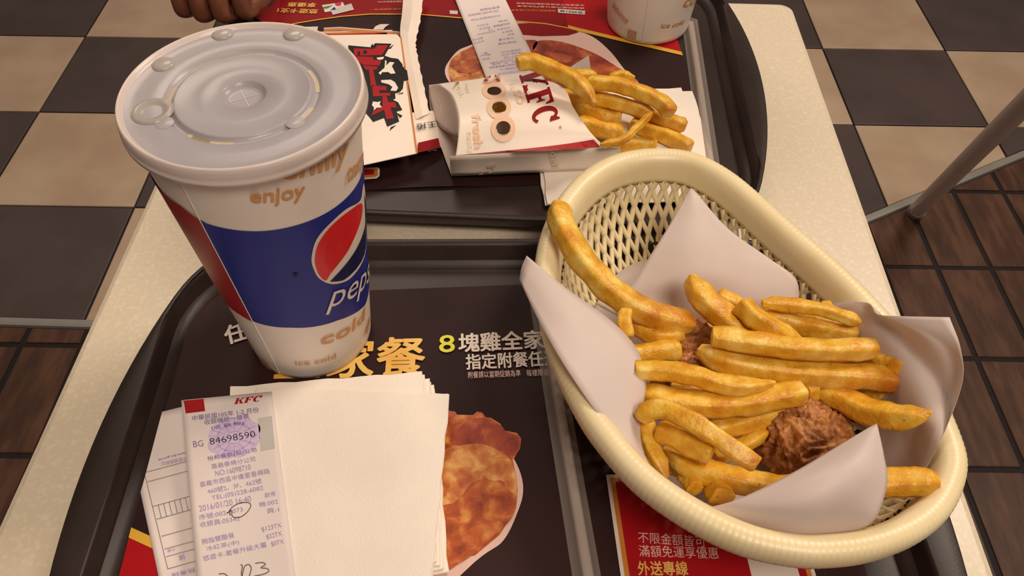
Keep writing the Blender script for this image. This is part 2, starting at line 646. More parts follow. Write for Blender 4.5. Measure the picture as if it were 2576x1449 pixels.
def mat_z2(u, v):
    x, y = W2(u, v)
    lx, ly = rot2(x + 0.0345, y - 0.564, math.radians(0.9))
    return MZ + float(np.interp(abs(lx), *CLIMB)) + 0.0018 * max(0, math.sin(u * 34 + 0.4)) * max(0, 1 - v / 0.06)

def mat_design(mb, fn):
    """the printed design, in mat coordinates; fn(p, lift) gives the world point"""
    L = lambda k: (lambda p: fn(p, 0.00012 * k))
    # bucket of chicken
    rim_out = [m1(*p) for p in [(1112, 1449), (1199, 1410), (1267, 1359), (1306, 1278), (1316, 1232), (1309, 1190), (1290, 1148)]]
    far_out = [m2(*p) for p in [(1298, 57), (1372, 62), (1430, 72), (1489, 92), (1535, 130), (1567, 174)]]
    rim2_left = [m2(*p) for p in [(1139, 215), (1138, 185), (1154, 158), (1192, 119)]]
    cen = (m1(1310, 1225) + m2(1640, 250)) / 2
    body = [m1(1267, 1359), m1(1230, 1449)]
    # bucket body: widening towards the lower edge of the mat
    lo = m2(1290, 40)
    bl, br = m2(1507, 100), m2(1283, 55)
    bucket_c = np.array([0.5 * (bl[0] + br[0]), 0.0])
    # chicken heap
    heap = [m1(1299, 1255), m1(1296, 1297), m1(1254, 1346), m1(1206, 1388), m1(1157, 1423), m1(1105, 1440)]
    heap += [m2(1323, 105), m2(1412, 107), m2(1489, 133), m2(1540, 160), m2(1600, 190), m2(1640, 240)]
    top = [m1(740, 1235), m1(790, 1150), m1(860, 1080), m1(960, 1050), m1(1050, 1035), m1(1120, 1052), m1(1127, 1034), m1(1145, 1036), m1(1150, 1044), m1(1190, 1045), m1(1200, 1036), m1(1212, 1038),
           m1(1222, 1050), m1(1235, 1052), m1(1258, 1066), m1(1270, 1085), m1(1278, 1085), m1(1300, 1090), m1(1311, 1104), m1(1308, 1130), m1(1300, 1142), m1(1290, 1160), m1(1297, 1200)]
    rim_l = [m1(760, 1240), m1(745, 1290), m1(770, 1340), m1(850, 1400), m1(980, 1449)]
    ring = rim_out[::-1]
    ring_pts = [m1(1290, 1148), m1(1309, 1190), m1(1316, 1232), m1(1306, 1278), m1(1267, 1359), m1(1199, 1410)] + [m2(1298, 57), m2(1372, 62), m2(1430, 72), m2(1489, 92), m2(1535, 130), m2(1575, 180), m2(1640, 250)]
    c0 = np.mean([ring_pts[0], ring_pts[-1]], axis=0)
    mb.poly([L(1)(p) for p in crom(ring_pts, 70)], M['pink_ink'])
    # body of the bucket (white) down to the lower edge
    b0, b1 = m1(1267, 1359), m1(1235, 1449)
    dv = (MH - 0.004 - b0[1]) / (b1[1] - b0[1])
    bend = b0 + (b1 - b0) * dv
    w = m2(1535, 130)
    # heap and lumps
    hp = [m1(1290, 1160), m1(1299, 1200), m1(1303, 1235), m1(1298, 1280), m1(1257, 1346), m1(1195, 1398)] + [m2(1323, 105), m2(1412, 106), m2(1489, 133), m2(1540, 162), m2(1600, 200), m2(1640, 250)]
    hp = [np.array(p) for p in hp]
    mb.poly([L(2)(p) for p in hp + top[::1]], M['chicken_print'])
    lump = [m1(1130, 1110), m1(1150, 1085), m1(1175, 1060), m1(1215, 1052), m1(1258, 1070), m1(1275, 1088), m1(1305, 1098), m1(1306, 1128), m1(1295, 1145), m1(1280, 1160), m1(1255, 1140), m1(1210, 1118), m1(1160, 1122)]
    mb.poly([L(3)(p) for p in crom_closed(lump, 60)], M['chicken_print_c'])
    lump = [m1(1112, 1140), m1(1150, 1124), m1(1210, 1118), m1(1255, 1135), m1(1285, 1160), m1(1300, 1215), m1(1298, 1250), m1(1270, 1240), m1(1225, 1205), m1(1180, 1180), m1(1110, 1170)]
    mb.poly([L(4)(p) for p in crom_closed(lump, 60)], M['chicken_print_b'])
    lump = [m1(1100, 1180), m1(1160, 1172), m1(1215, 1200), m1(1180, 1230), m1(1150, 1260), m1(1110, 1285), m1(1090, 1240)]
    mb.poly([L(5)(p) for p in crom_closed(lump, 60)], M['chicken_print_b'])
    lump = [m1(1100, 1290), m1(1150, 1262), m1(1190, 1215), m1(1240, 1210), m1(1280, 1235), m1(1298, 1255), m1(1290, 1300), m1(1254, 1340), m1(1206, 1383), m1(1157, 1418), m1(1110, 1430)]
    mb.poly([L(6)(p) for p in crom_closed(lump, 60)], M['chicken_print'])
    lump = [m2(1192, 136), m2(1230, 118), m2(1290, 106), m2(1350, 104), m2(1330, 135), m2(1250, 150), m2(1190, 170), m2(1160, 185), m2(1150, 175)]
    mb.poly([L(5)(p) for p in crom_closed(lump, 60)], M['chicken_print_c'])
    lump = [m2(1350, 106), m2(1412, 107), m2(1489, 133), m2(1540, 162), m2(1580, 190), m2(1560, 200), m2(1480, 185), m2(1400, 160), m2(1345, 140)]
    mb.poly([L(5)(p) for p in crom_closed(lump, 60)], M['chicken_print_c'])
    # emblem on the bucket
    em = [m2(1300, 60), m2(1372, 58), m2(1430, 68), m2(1456, 82), m2(1430, 90), m2(1360, 92), m2(1310, 88)]
    mb.poly([L(3)(p) for p in em], M['darkred_ink'])
    # red lower band with its gold edge
    wave = [m2(*p) for p in [(1711, 141), (1616, 117), (1570, 107), (1507, 92), (1456, 80), (1430, 73), (1372, 62), (1290, 55), (1200, 50), (1153, 47), (1060, 39), (1010, 38), (930, 38), (857, 44), (800, 52), (740, 62), (690, 75)]]
    bottom = MH
    uR, uL = MW, 0.0
    wave[0][0] = 0.0
    ext = [(uR - 0.0, wave[-1][1])]
    for a, b in zip(wave[:-1], wave[1:]):
        t0 = 0.0055 if a[0] < 0.09 else 0.0016
        mb.poly([L(4)(a), L(4)(b), L(4)((b[0], b[1] + t0)), L(4)((a[0], a[1] + t0))], M['yellow_band'])
        mb.poly([L(2)((a[0], a[1])), L(2)((b[0], b[1])), L(2)((b[0], bottom)), L(2)((a[0], bottom))], M['red_ink'] if a[0] < 0.09 else M['darkred_ink'])
    a = wave[-1]
    mb.poly([L(2)(a), L(2)((uR, a[1] + 0.004)), L(2)((uR, bottom)), L(2)((a[0], bottom))], M['darkred_ink'])
    # the delivery panel
    p0, p1 = m1(1545, 1330), m1(2052, 1449)
    d0 = m1(1560, 1449)
    u0 = (p0[0] + d0[0]) / 2
    u1 = p1[0]
    v0, v1 = m1(1540, 1195)[1], m2(930, 78)[1]
    def rect(a, b, c, d, k, mm):
        mb.poly([L(k)((a, c)), L(k)((a, d)), L(k)((b, d)), L(k)((b, c))], mm)
    rect(u0, u1, v0, v1, 4, M['white_ink'])
    rect(u0 + .0020, u1 - .0020, v0 + .002, v1 - .002, 5, M['orange_ink'])
    rect(u0 + .0045, u1 - .0045, v0 + .0045, v1 - .0045, 6, M['red_ink'])
    q0, q1 = m1(1872, 1380), m1(2010, 1449)
    rect(q0[0], q1[0], q0[1], q0[1] + 0.030, 7, M['white_ink'])
    f7 = L(7)
    put_text(mb, '不限金額皆可', m1(1605, 1367), m1(1775, 1379), 0.0060, f7, M['pink_ink'])
    put_text(mb, '滿額免運享優惠', m1(1608, 1402), m1(1808, 1408), 0.0062, f7, M['pink_ink'])
    put_text(mb, '外送專線', m1(1606, 1449), m1(1731, 1449), 0.0072, f7, M['gold_ink'], bold=.03)
    # headline
    put_text(mb, '任選', m1(572, 870), m1(690, 835), 0.0145, f7, M['white_ink'], bold=.04)
    put_text(mb, '全家餐', m1(684, 956), m1(1066, 946), 0.0285, f7, M['gold_ink'], bold=.034)
    put_text(mb, '8', m1(1106, 889), m1(1144, 887), 0.0128, f7, M['yellow_ink'], bold=.03)
    put_text(mb, '塊雞全家餐', m1(1155, 888), m1(1424, 876), 0.0140, f7, M['white_ink'], bold=.04)
    put_text(mb, '指定附餐任選', m1(1173, 932), m1(1408, 921), 0.0112, f7, M['white_ink'], bold=.03)
    put_text(mb, '附餐請以當期促銷為準', m1(1178, 954), m1(1310, 949), 0.0048, f7, M['pink_ink'])
    put_text(mb, '每樣限選擇', m1(1325, 949), m1(1395, 946), 0.0048, f7, M['pink_ink'])
    # lower band lettering (seen upside down on the far tray)
    def far_text(s, x0, y0, x1, y1, h, mm, k=7, off=0.0):
        put_text(mb, s, m2(x1, y1), m2(x0, y0), h, L(k), mm, bold=off)
    far_text('悠遊卡支付', 684, 22, 802, 26, 0.0075, M['gold_ink'], off=0.03)
    far_text('享優惠', 727, 8, 797, 10, 0.0072, M['gold_ink'], off=0.03)
    far_text('消費滿額即享一', 929, 24, 1012, 22, 0.0034, M['orange_ink'])
    far_text('活動詳情請洽門市', 950, 5, 1012, 4, 0.0026, M['pink_ink'])
    far_text('優惠期間以店內公告為準', 1286, 25, 1398, 27, 0.0036, M['orange_ink'])
    far_text('本優惠恕不與其他活動同時使用', 1300, 8, 1470, 14, 0.0028, M['pink_ink'])
    far_text('實際供應內容以各門市為準', 1300, 15, 1470, 21, 0.0028, M['pink_ink'])
    mb.poly([L(6)(m2(*p)) for p in [(1403, 24), (1472, 29), (1471, 39), (1404, 34)]], M['grey_ink'])
    far_text('官網訂餐', 1408, 27, 1466, 32, 0.0032, M['black_ink'])
    mb.poly([L(6)(m2(*p)) for p in [(1131, 28), (1152, 29), (1151, 38), (1132, 37)]], M['grey_ink'])
    # two transit cards
    mb.poly([L(6)(m2(*p)) for p in [(810, 15), (862, 7), (872, 24), (818, 33)]], M['white_ink'])
    mb.poly([L(7)(m2(*p)) for p in [(812, 20), (838, 15), (826, 23), (813, 25)]], M['green_ink'])
    mb.poly([L(7)(m2(*p)) for p in [(843, 10), (860, 7), (858, 16), (850, 18), (844, 15)]], M['magenta_ink'])
    mb.poly([L(8)(m2(*p)) for p in [(831, 28), (884, 11), (891, 27), (838, 40)]], M['grey_ink'])
    mb.poly([L(9)(m2(*p)) for p in [(832, 28), (842, 20), (846, 27)]], M['blue_ink'])
    # pale fin and the framed strip edge
    mb.poly([L(7)(m2(*p)) for p in [(939, 76), (945, 68), (957, 63), (980, 63), (970, 70), (964, 77)]], M['white_ink'])
    for a, b in zip([(815, 72), (857, 70), (920, 75), (1000, 81)], [(857, 70), (920, 75), (1000, 81), (1006, 82)]):
        mb.poly([L(7)(m2(*p)) for p in [a, b, (b[0], b[1] + 3), (a[0], a[1] + 3)]], M['pink_ink'])
        mb.poly([L(6)(m2(*p)) for p in [(a[0], a[1] + 3), (b[0], b[1] + 3), (b[0], b[1] + 9), (a[0], a[1] + 9)]], M['orange_ink'])
    # red badge seen beside the cup on the far mat
    for k, mm, q in ((5, M['white_ink'], [(880, 424), (953, 424), (956, 430), (955, 446), (948, 452), (880, 456)]),
                     (6, M['orange_ink'], [(880, 427), (949, 427), (951, 444), (944, 448), (880, 451)]),
                     (7, M['red_ink'], [(880, 430), (941, 430), (941, 442), (880, 446)])):
        mb.poly([L(k)(m2(*p)) for p in q], mm)

def make_mat(W, zf, label):
    root = empty('printed_tray_mat', W(MW / 2, MH / 2) + (MZ,), label, 'tray mat', 'printed paper mats lining the trays')
    mb = MB()
    rows = [[W(MW * i / 40, MH * j / 30) + (zf(MW * i / 40, MH * j / 30),) for i in range(41)] for j in range(31)]
    mb.grid(rows, M['mat_brown'])
    mb.build('paper_sheet', root, smooth=True)
    mb = MB()
    def fn(p, lift):
        u, v = min(max(p[0], 0), MW), min(max(p[1], 0), MH)
        return Vector(W(u, v) + (zf(u, v) + 0.0001 + lift,))
    mat_design(mb, fn)
    mb.build('printed_design', root)
    return root
make_mat(W1, mat_z1, 'dark brown printed paper mat with gold lettering, lining the near tray')
make_mat(W2, mat_z2, 'dark brown printed paper mat seen upside down, lining the far tray')
# ------------------------------------------------------------------ paper cups with lids
CUP_R0, CUP_R1, CUP_H = 0.036, 0.052, 0.175
CUP_C = Vector((-0.1275, 0.300, MZ + 0.0012))
def cup_r(z):
    return CUP_R0 + (CUP_R1 - CUP_R0) * z / CUP_H
def cup_uv(x, y):
    """pixel on the near cup -> (angle in degrees, height) on its side"""
    d = ROT @ np.array([x - CX, -(y - CY), -FPX])
    d /= np.linalg.norm(d)
    k = (CUP_R1 - CUP_R0) / CUP_H
    o = EYE - np.array(CUP_C)
    a = d[0] ** 2 + d[1] ** 2 - (k * d[2]) ** 2
    b = 2 * (o[0] * d[0] + o[1] * d[1] - (CUP_R0 + k * o[2]) * k * d[2])
    c = o[0] ** 2 + o[1] ** 2 - (CUP_R0 + k * o[2]) ** 2
    D = max(b * b - 4 * a * c, 0.0)
    p = o + d * ((-b - D ** 0.5) / (2 * a))
    return np.array([math.degrees(math.atan2(p[1], p[0])), p[2]])
def cup_pt(th, z, lift=0.0):
    r = cup_r(z) + lift
    a = math.radians(th)
    return CUP_C + Vector((r * math.cos(a), r * math.sin(a), z))
def cup_fn(k):
    return lambda p: cup_pt(p[0], p[1], 0.0001 * k)
BT = ([-180, -120, -107, -78, -43, -5, 60, 180], [.149, .149, .1414, .138, .1353, .133, .140, .149])
BB = ([-180, -120, -110, -82, -46, -11, 60, 180], [.061, .061, .0592, .057, .0494, .037, .050, .061])
SEAM = -110.0
def make_cup(label):
    root = empty('paper_cup', CUP_C, label, 'cup', 'lidded paper drink cups')
    mb = MB()
    n = 96
    prof = [(CUP_R0 - .0045, .006), (CUP_R0 - .002, .0035), (CUP_R0 - .001, 0.0), (CUP_R0, 0.0004)]
    prof += [(cup_r(z), z) for z in np.linspace(.004, CUP_H, 14)]
    prof += [(CUP_R1 + .0012, CUP_H + .0015), (CUP_R1, CUP_H + .003), (CUP_R1 - .001, CUP_H)]
    prof += [(cup_r(z) - .0012, z) for z in np.linspace(CUP_H - .005, .008, 6)]
    rows = [[CUP_C + Vector((r * math.cos(2 * PI * k / n), r * math.sin(2 * PI * k / n), z)) for k in range(n)] for r, z in prof]
    mb.grid(rows, M['cup_paper'], closed=True)
    mb.poly(rows[0], M['cup_paper'])
    mb.build('cup_body', root, smooth=True)
    mb = MB()
    r = cup_r(.142)
    mb.poly([CUP_C + Vector((r * math.cos(2 * PI * k / 48) * .97, r * math.sin(2 * PI * k / 48) * .97, .142)) for k in range(48)], M['tea'])
    mb.build('drink', root)
    # overlapping seam
    mb = MB()
    mb.grid([[cup_pt(SEAM - 1.4, z, .00005) for z in np.linspace(.001, CUP_H, 12)],
             [cup_pt(SEAM - .1, z, .00045) for z in np.linspace(.001, CUP_H, 12)],
             [cup_pt(SEAM + .1, z, .00045) for z in np.linspace(.001, CUP_H, 12)],
             [cup_pt(SEAM + .35, z, .00005) for z in np.linspace(.001, CUP_H, 12)]], M['cup_paper'])
    mb.build('seam', root)
    # blue and red bands
    mb = MB()
    def band(a0, a1, mm, k):
        th = np.linspace(a0, a1, max(3, int(abs(a1 - a0) / 3) + 1))
        rows = []
        for s in np.linspace(0, 1, 9):
            rows.append([cup_pt(t, np.interp(t, *BB) * (1 - s) + np.interp(t, *BT) * s, .0001 * k) for t in th])
        mb.grid(rows, mm)
    band(SEAM + .3, 70, M['blue_ink'], 2)
    band(-180, SEAM - .3, M['cup_darkred'], 6)
    band(70, 180, M['cup_darkred'], 2)
    mb.build('colour_band', root)
    # round emblem
    mb = MB()
    def loop(px, k, mm):
        P = crom_closed([tuple(cup_uv(*p)) for p in px], 60)
        cen = P.mean(0)
        rows = []
        for s in (1.0, .66, .33, .02):
            rows.append([cup_fn(k)(cen + (p - cen) * s) for p in P])
        mb.grid(rows, mm, closed=True)
    e0 = [cup_uv(*p) for p in [(783, 646), (796, 600), (830, 560), (870, 525), (905, 503)]]
    e1 = [(-1, .1250), (4, .118), (7, .106), (6, .094), (1, .083), (-8, .0765)]
    e2 = [cup_uv(*p) for p in [(885, 695), (860, 710), (830, 713), (803, 700), (788, 675)]]
    P = crom_closed([tuple(p) for p in e0 + e1 + e2], 72)
    cen = P.mean(0)
    mb.grid([[cup_fn(4)(cen + (p - cen) * s) for p in P] for s in (1, .75, .5, .25, .02)], M['white_ink'], closed=True)
    def fan(pts, k, mm, inner=None):
        P = np.array([tuple(p) for p in pts])
        c = P.mean(0) if inner is None else np.array(inner)
        mb.grid([[cup_fn(k)(c + (p - c) * s) for p in P] for s in (1, .66, .33, .02)], mm, closed=True)
    red = [(791, 650), (798, 615), (820, 580), (850, 550), (880, 527), (907, 511), (908, 540), (900, 570), (888, 600), (872, 632), (850, 662), (830, 687), (818, 704), (803, 692), (794, 672)]
    fan([cup_uv(*p) for p in crom_closed(red, 60)], 6, M['cup_red'])
    left = crom([tuple(cup_uv(*p)) for p in [(828, 707), (850, 684), (878, 650), (898, 618), (911, 586), (917, 556)]] + [(0.5, .1175)], 24)
    right = crom([tuple(cup_uv(*p)) for p in [(828, 707), (850, 706), (872, 697)]] + [(-9, .0785), (0, .086), (4.6, .096), (4.6, .107), (0.5, .1178)], 24)
    mb.grid([[cup_fn(6)(l * (1 - s) + r_ * s) for l, r_ in zip(left, right)] for s in np.linspace(0, 1, 7)], M['navy_ink'])
    mb.build('round_emblem', root)
    # wording
    def word(s, ax, ay, bx, by, h, mm, off, k=8, shear=0.0):
        a, b = cup_uv(ax, ay), cup_uv(bx, by)
        sc = math.radians(1) * cup_r((a[1] + b[1]) / 2)
        fn = lambda p: cup_fn(k)((p[0] / sc, p[1]))
        mb = MB()
        put_text(mb, s, (a[0] * sc, a[1]), (b[0] * sc, b[1]), h, fn, mm, bold=max(0, off), shear=shear, down=False)
        mb.build('printed_word', root)
    word('pepsi', 818, 790, 927, 716, .0215, M['white_ink'], -0.004)
    word('enjoy', 630, 516, 762, 502, .0105, M['tan_ink'], .035)
    word('chilly', 704, 466, 868, 414, .0150, M['tan_ink'], .045)
    word('tasty', 866, 472, 911, 424, .0105, M['tan_ink'], .03)
    word('cold', 806, 866, 914, 803, .0100, M['tan_ink'], .045)
    word('ice cold', 744, 916, 844, 898, .0048, M['tan_ink'], .03)
    word('drink', 921, 838, 930, 800, .0085, M['tan_ink'], .04)
    def far_word(s, t0, z0, t1, z1, h):
        sc = math.radians(1) * cup_r(z0)
        mb = MB()
        put_text(mb, s, (t0 * sc, z0), (t1 * sc, z1), h, lambda p: cup_fn(8)((p[0] / sc, p[1])), M['tan_ink'], bold=.03, down=False)
        mb.build('printed_word', root)
    far_word('delicious', -163, .024, -134, .0165, .0062)
    far_word('tasty', -186, .048, -150, .032, .0115)
    far_word('thirsty', 20, .028, 75, .030, .009)
    far_word('fresh', 100, .060, 150, .055, .010)
    # little square symbol left of the seam
    mb = MB()
    a0, z0, w, h = -131.0, .0022, 12.0, .0098
    for (x0, x1, y0, y1) in ((0, 1, 0, .12), (0, 1, .88, 1), (0, .12, 0, 1), (.88, 1, 0, 1), (.2, .42, .2, .42), (.58, .8, .2, .42), (.2, .42, .58, .8), (.58, .8, .58, .8), (.42, .58, .36, .64)):
        mb.grid([[cup_fn(8)((a0 + w * x, z0 + h * y)) for x in np.linspace(x0, x1, 4)] for y in (y0, y1)], M['tan_ink'])
    mb.build('printed_symbol', root)
    # pinhole drop of condensation
    mb = MB()
    c = cup_uv(743, 690)
    for k, s in enumerate((1.0, 0.6)):
        mb.poly([cup_fn(7 + k)((c[0] + 1.75 * s * math.cos(a), c[1] + .0014 * s * math.sin(a))) for a in np.linspace(0, 2 * PI, 21)[:-1]], M['navy_ink'] if k == 0 else M['black_ink'])
    mb.build('dark_dot', root)
    # lid
    lid = bpy.data.objects.new('lid', None)
    COL.objects.link(lid)
    lid.parent = root
    lid.location = (0, 0, 0.168)
    def ring(prof, mm, name, n=96, cap=None, cz=Vector((0, 0, 0)), par=lid, smooth=True):
        mb = MB()
        rows = [[CUP_C + cz + Vector((r * math.cos(2 * PI * k / n), r * math.sin(2 * PI * k / n), z)) for k in range(n)] for r, z in prof]
        mb.grid(rows, mm, closed=True)
        if cap:
            mb.poly(rows[-1], mm)
        return mb.build(name, par, smooth=smooth)
    top = 0.1805
    ring([(.0551, top - .0092), (.0555, top - .0092), (.0554, top - .0072), (.0549, top - .0062), (.0551, top - .0054), (.0549, top - .0025), (.0546, top - .0009), (.0539, top), (.0531, top - .0004),
          (.0524, top - .0014), (.0516, top - .0021)], MAT_LID_RIM, 'lid_rim')
    pl = top - .0028
    ring([(.0516, top - .0021), (.0500, pl + .0002), (.0470, pl), (.0420, pl), (.0356, pl), (.0349, pl - .0004), (.0340, pl - .0018), (.0318, pl - .0018), (.0311, pl - .0004), (.0304, pl + .0003), (.0296, pl + .0002), (.0286, pl - .0002),
          (.0200, pl - .0002), (.0106, pl - .0002), (.0098, pl - .0008), (.0090, pl - .0024), (.0060, pl - .0026), (.0002, pl - .0026)], MAT_LID, 'lid_plate')
    mb = MB()
    for a0, a1 in ((78, 108), (122, 150), (172, 208), (8, 40), (-40, -12), (-118, -84), (238, 258)):
        th = [math.radians(t) for t in np.linspace(a0, a1, 12)]
        mb.grid([[CUP_C + Vector((r * math.cos(t), r * math.sin(t), pl - .00165)) for t in th] for r in (.0339, .0319)], MAT_LID_GROOVE)
    mb.build('groove_segments', lid)
    mb = MB()
    for a in (30, 120):
        d = Vector((math.cos(math.radians(a)), math.sin(math.radians(a)), 0)) * .0068
        e = Vector((-d.y, d.x, 0)).normalized() * .00018
        c = CUP_C + Vector((0, 0, pl - .0024))
        mb.poly([c - d - e, c + d - e, c + d + e, c - d + e], MAT_LID_RIM)
    mb.build('straw_slit', lid)
    for px, rr, hh in (((560, 86), .0056, .0019), ((741, 87), .0056, .0019), ((412, 163), .0056, .0019)):
        p = at(px[0], px[1], CUP_C.z + pl)
        prof = [(rr, -.0001), (rr * .96, hh * .35), (rr * .8, hh * .72), (rr * .5, hh * .95), (rr * .15, hh)]
        ring(prof, MAT_LID_BUBBLE, 'lid_bubble', 28, cap=True, cz=Vector((p.x - CUP_C.x, p.y - CUP_C.y, pl)))
    p = at(384, 281, CUP_C.z + pl)
    ring([(.0092, 0), (.0088, .0006), (.0080, .0010), (.0064, .0009), (.0058, .0002), (.0040, -.0003), (.0002, -.0002)], MAT_LID_BUBBLE, 'lid_bubble', 32, cz=Vector((p.x - CUP_C.x, p.y - CUP_C.y, pl + .0002)))
    for px in ((413, 310), (742, 308)):
        p = at(px[0], px[1], CUP_C.z + pl)
        ring([(.0042, 0), (.0036, .0003), (.0002, .0004)], MAT_LID, 'lid_bubble', 20, cz=Vector((p.x - CUP_C.x, p.y - CUP_C.y, pl + .0001)))
    return root

def lid_mat(name, rgb, trans, rough):
    m = mat(name, rgb, rough, bump=0.03, bscale=400)
    p = m.node_tree.nodes['Principled BSDF']
    p.inputs['Transmission Weight'].default_value = trans
    p.inputs['IOR'].default_value = 1.3
    return m
MAT_LID = lid_mat('lid_plastic', (204, 198, 204), 0.40, 0.24)
MAT_LID_RIM = lid_mat('lid_rim_plastic', (232, 218, 212), 0.22, 0.2)
MAT_LID_BUBBLE = lid_mat('lid_bubble_plastic', (214, 206, 200), 0.5, 0.12)
MAT_LID_GROOVE = lid_mat('lid_groove_plastic', (196, 180, 152), 0.1, 0.35)
MAT_LID_GROOVE2 = lid_mat('lid_letter_plastic', (198, 194, 200), 0.2, 0.2)

cup = make_cup('tall white, blue and red paper cup with a lid, standing on the near tray')
cup2 = copy_tree(cup)
cup2.location = (0.108, 0.6565, MZ + 0.0012)
cup2.rotation_euler = (0, 0, math.radians(8.0))
tag(cup2, 'paper cup standing at the far tray corner, cut off by the top of the picture', 'cup')

# ------------------------------------------------------------------ wrapped straws
film = clear_film('straw_wrapper_film', (205, 192, 182), 0.28, 0.14)
straw_m = clear_film('clear_straw', (205, 190, 180), 0.55, 0.2)
def wrapped_straw(A, B, label):
    A, B = Vector(A), Vector(B)
    d = (B - A).normalized()
    w = Vector((-d.y, d.x, 0))
    root = empty('wrapped_straw', (A + B) / 2, label, 'straw', 'clear straws in film sleeves')
    mb = MB()
    mb.tube([A + d * .012, B - d * .012], .0031, straw_m, 16)
    mb.build('straw', root, smooth=True)
    mb = MB()
    rows = []
    L = (B - A).length
    for i in range(41):
        t = i / 40
        c = A + d * (L * t)
        e = min(t, 1 - t) * L
        k = min(1.0, e / 0.012)
        r = .0034 * k + .0003
        flat = 1 - k
        wav = .0002 * (i % 2) * flat
        rows.append([c + w * (-.0068) + Vector((0, 0, -.0025 + wav)), c + w * (-.0042) + Vector((0, 0, -.0016 + wav)), c + w * (-.0024) + Vector((0, 0, r * .72 + wav - .001)), c + Vector((0, 0, r + wav - .001 * flat)),
                     c + w * .0024 + Vector((0, 0, r * .72 + wav - .001)), c + w * .0042 + Vector((0, 0, -.0016 + wav)), c + w * .0076 + Vector((0, 0, -.0026 + wav))])
    mb.grid(rows, film)
    mb.build('film_sleeve', root, smooth=True)
    mb = MB()
    for i in range(26):
        c = B - d * (.001 + .00035 * i) - Vector((0, 0, .0008))
        mb.poly([c - w * .0062, c + w * .0066, c + w * .0066 - d * .00016, c - w * .0062 - d * .00016], straw_m)
    mb.build('crimped_end', root)
    return root
a, b = at(1384, 880, MZ + .0035), at(1478, 1440, MZ + .0035)
dd = (b - a).normalized()
wrapped_straw(b + dd * .015, a - dd * .06, 'film-wrapped clear straw on the near tray, left of the basket')
a, b = at(1737, 60, MZ + .0035), at(1786, 400, MZ + .0035)
dd = (b - a).normalized()
wrapped_straw(a - dd * .012, b + dd * .035, 'film-wrapped clear straw along the right edge of the far tray')

# ------------------------------------------------------------------ napkins
def napkin(cx, cy, z, deg, label, group, s=0.110, th=0.0011, fold=0):
    a = math.radians(deg)
    mb = MB()
    n = 12
    ph = random.uniform(0, 6)
    def row_pts(zz, ins):
        rows = []
        for j in range(n + 1):
            r = []
            for i in range(n + 1):
                x, y = (i / n - .5) * (s - ins), (j / n - .5) * (s - ins)
                wob = .0006 * math.sin(x * 60 + ph) * math.sin(y * 50 + ph * 2)
                ed = .0005 * math.sin(i * 2.1 + ph) if j in (0, n) else 0
                ed2 = .0005 * math.sin(j * 2.3 + ph) if i in (0, n) else 0
                q = rot2(x + ed2, y + ed, a)
                r.append((cx + q[0], cy + q[1], z + zz + wob * .25))
            rows.append(r)
        return rows
    top = row_pts(th, .0006)
    bot = row_pts(0, .0006)
    mid = row_pts(th / 2, 0)
    mb.grid(top, M['napkin'])
    mb.grid([r[::-1] for r in bot], M['napkin'])
    def border(g):
        return [g[0][i] for i in range(n)] + [g[j][n] for j in range(n)] + [g[n][i] for i in range(n, 0, -1)] + [g[j][0] for j in range(n, 0, -1)]
    mb.grid([border(bot), border(mid), border(top)], M['napkin'], closed=True)
    o = mb.build('paper_napkin', smooth=False)
    tag(o, label, 'napkin', group)
    return o
NG = 'white napkins stacked on the near tray'
zz = MZ + 0.0016
place = ['lowest', 'second from the bottom', 'third from the bottom', 'fourth from the bottom', 'fifth from the bottom', 'sixth from the bottom']
# fanned lower napkins, then two straight ones on top
for k in range(6):
    dx, dy, dg = [(.0085, -.0075, 8.6), (.0068, -.0055, 7.6), (.0052, -.0040, 7.9), (.0036, -.0026, 7.2), (.0016, -.0012, 7.8), (0, 0, 7.6)][k]
    ct = Vector((-0.1022 + dx, 0.2045 + dy, zz))
    napkin(ct.x, ct.y, zz, dg, 'white napkin in the fanned stack on the near tray, %s' % place[k], NG)
    zz += 0.00145
for k in range(2):
    napkin(-0.0935 + .0006 * k, 0.1952 - .0005 * k, zz, 0.3 - .6 * k, ['white embossed napkin directly under the topmost one, near tray', 'topmost white embossed napkin on the near tray, half under the receipt'][k], NG)
    zz += 0.00145
NAP_TOP = zz
g2 = 'white napkins under the carton'
napkin(0.0720, 0.4865, MZ + .0016, 7.0, 'white napkin under the red-lettered carton, lower of two', g2, s=0.128)
napkin(0.0770, 0.4830, MZ + .0032, 4.0, 'white napkin right under the red-lettered carton, upper of two', g2, s=0.128)

# ------------------------------------------------------------------ receipts
def quad_sheet(mb, c, zf, material, nu=14, nv=28):
    """c: four pixel corners TL TR BR BL"""
    rows = []
    for j in range(nv + 1):
        v = j / nv
        r = []
        for i in range(nu + 1):
            u = i / nu
            p = np.array(c[0]) * (1 - u) * (1 - v) + np.array(c[1]) * u * (1 - v) + np.array(c[2]) * u * v + np.array(c[3]) * (1 - u) * v
            r.append(at(p[0], p[1], zf(u, v)))
        rows.append(r)
    mb.grid(rows, material)
R1Z = NAP_TOP + .0005
root = empty('sales_receipt', at(590, 1200, R1Z), 'narrow white receipt with purple printing, on top of the napkins', 'receipt')
mb = MB()
quad_sheet(mb, [(456, 1007), (684, 985), (752, 1512), (500, 1512)], lambda u, v: R1Z, M['receipt'])
solid(mb.build('paper_strip', root, smooth=True), .00012)
mb = MB()
f = lambda p: at(p[0], p[1], R1Z + .0002)
f2 = lambda p: at(p[0], p[1], R1Z + .0003)
mb.poly([f(p) for p in [(462, 1008), (512, 1003), (516, 1034), (467, 1040)]], M['red_ink'])
serif_word(mb, (588, 1017), (655, 1009), 14, f, M['red_ink'], shear=.35)
mb.poly([f(p) for p in [(648, 1052), (684, 1046), (692, 1128), (656, 1135)]], M['grey_ink'])
pts = []
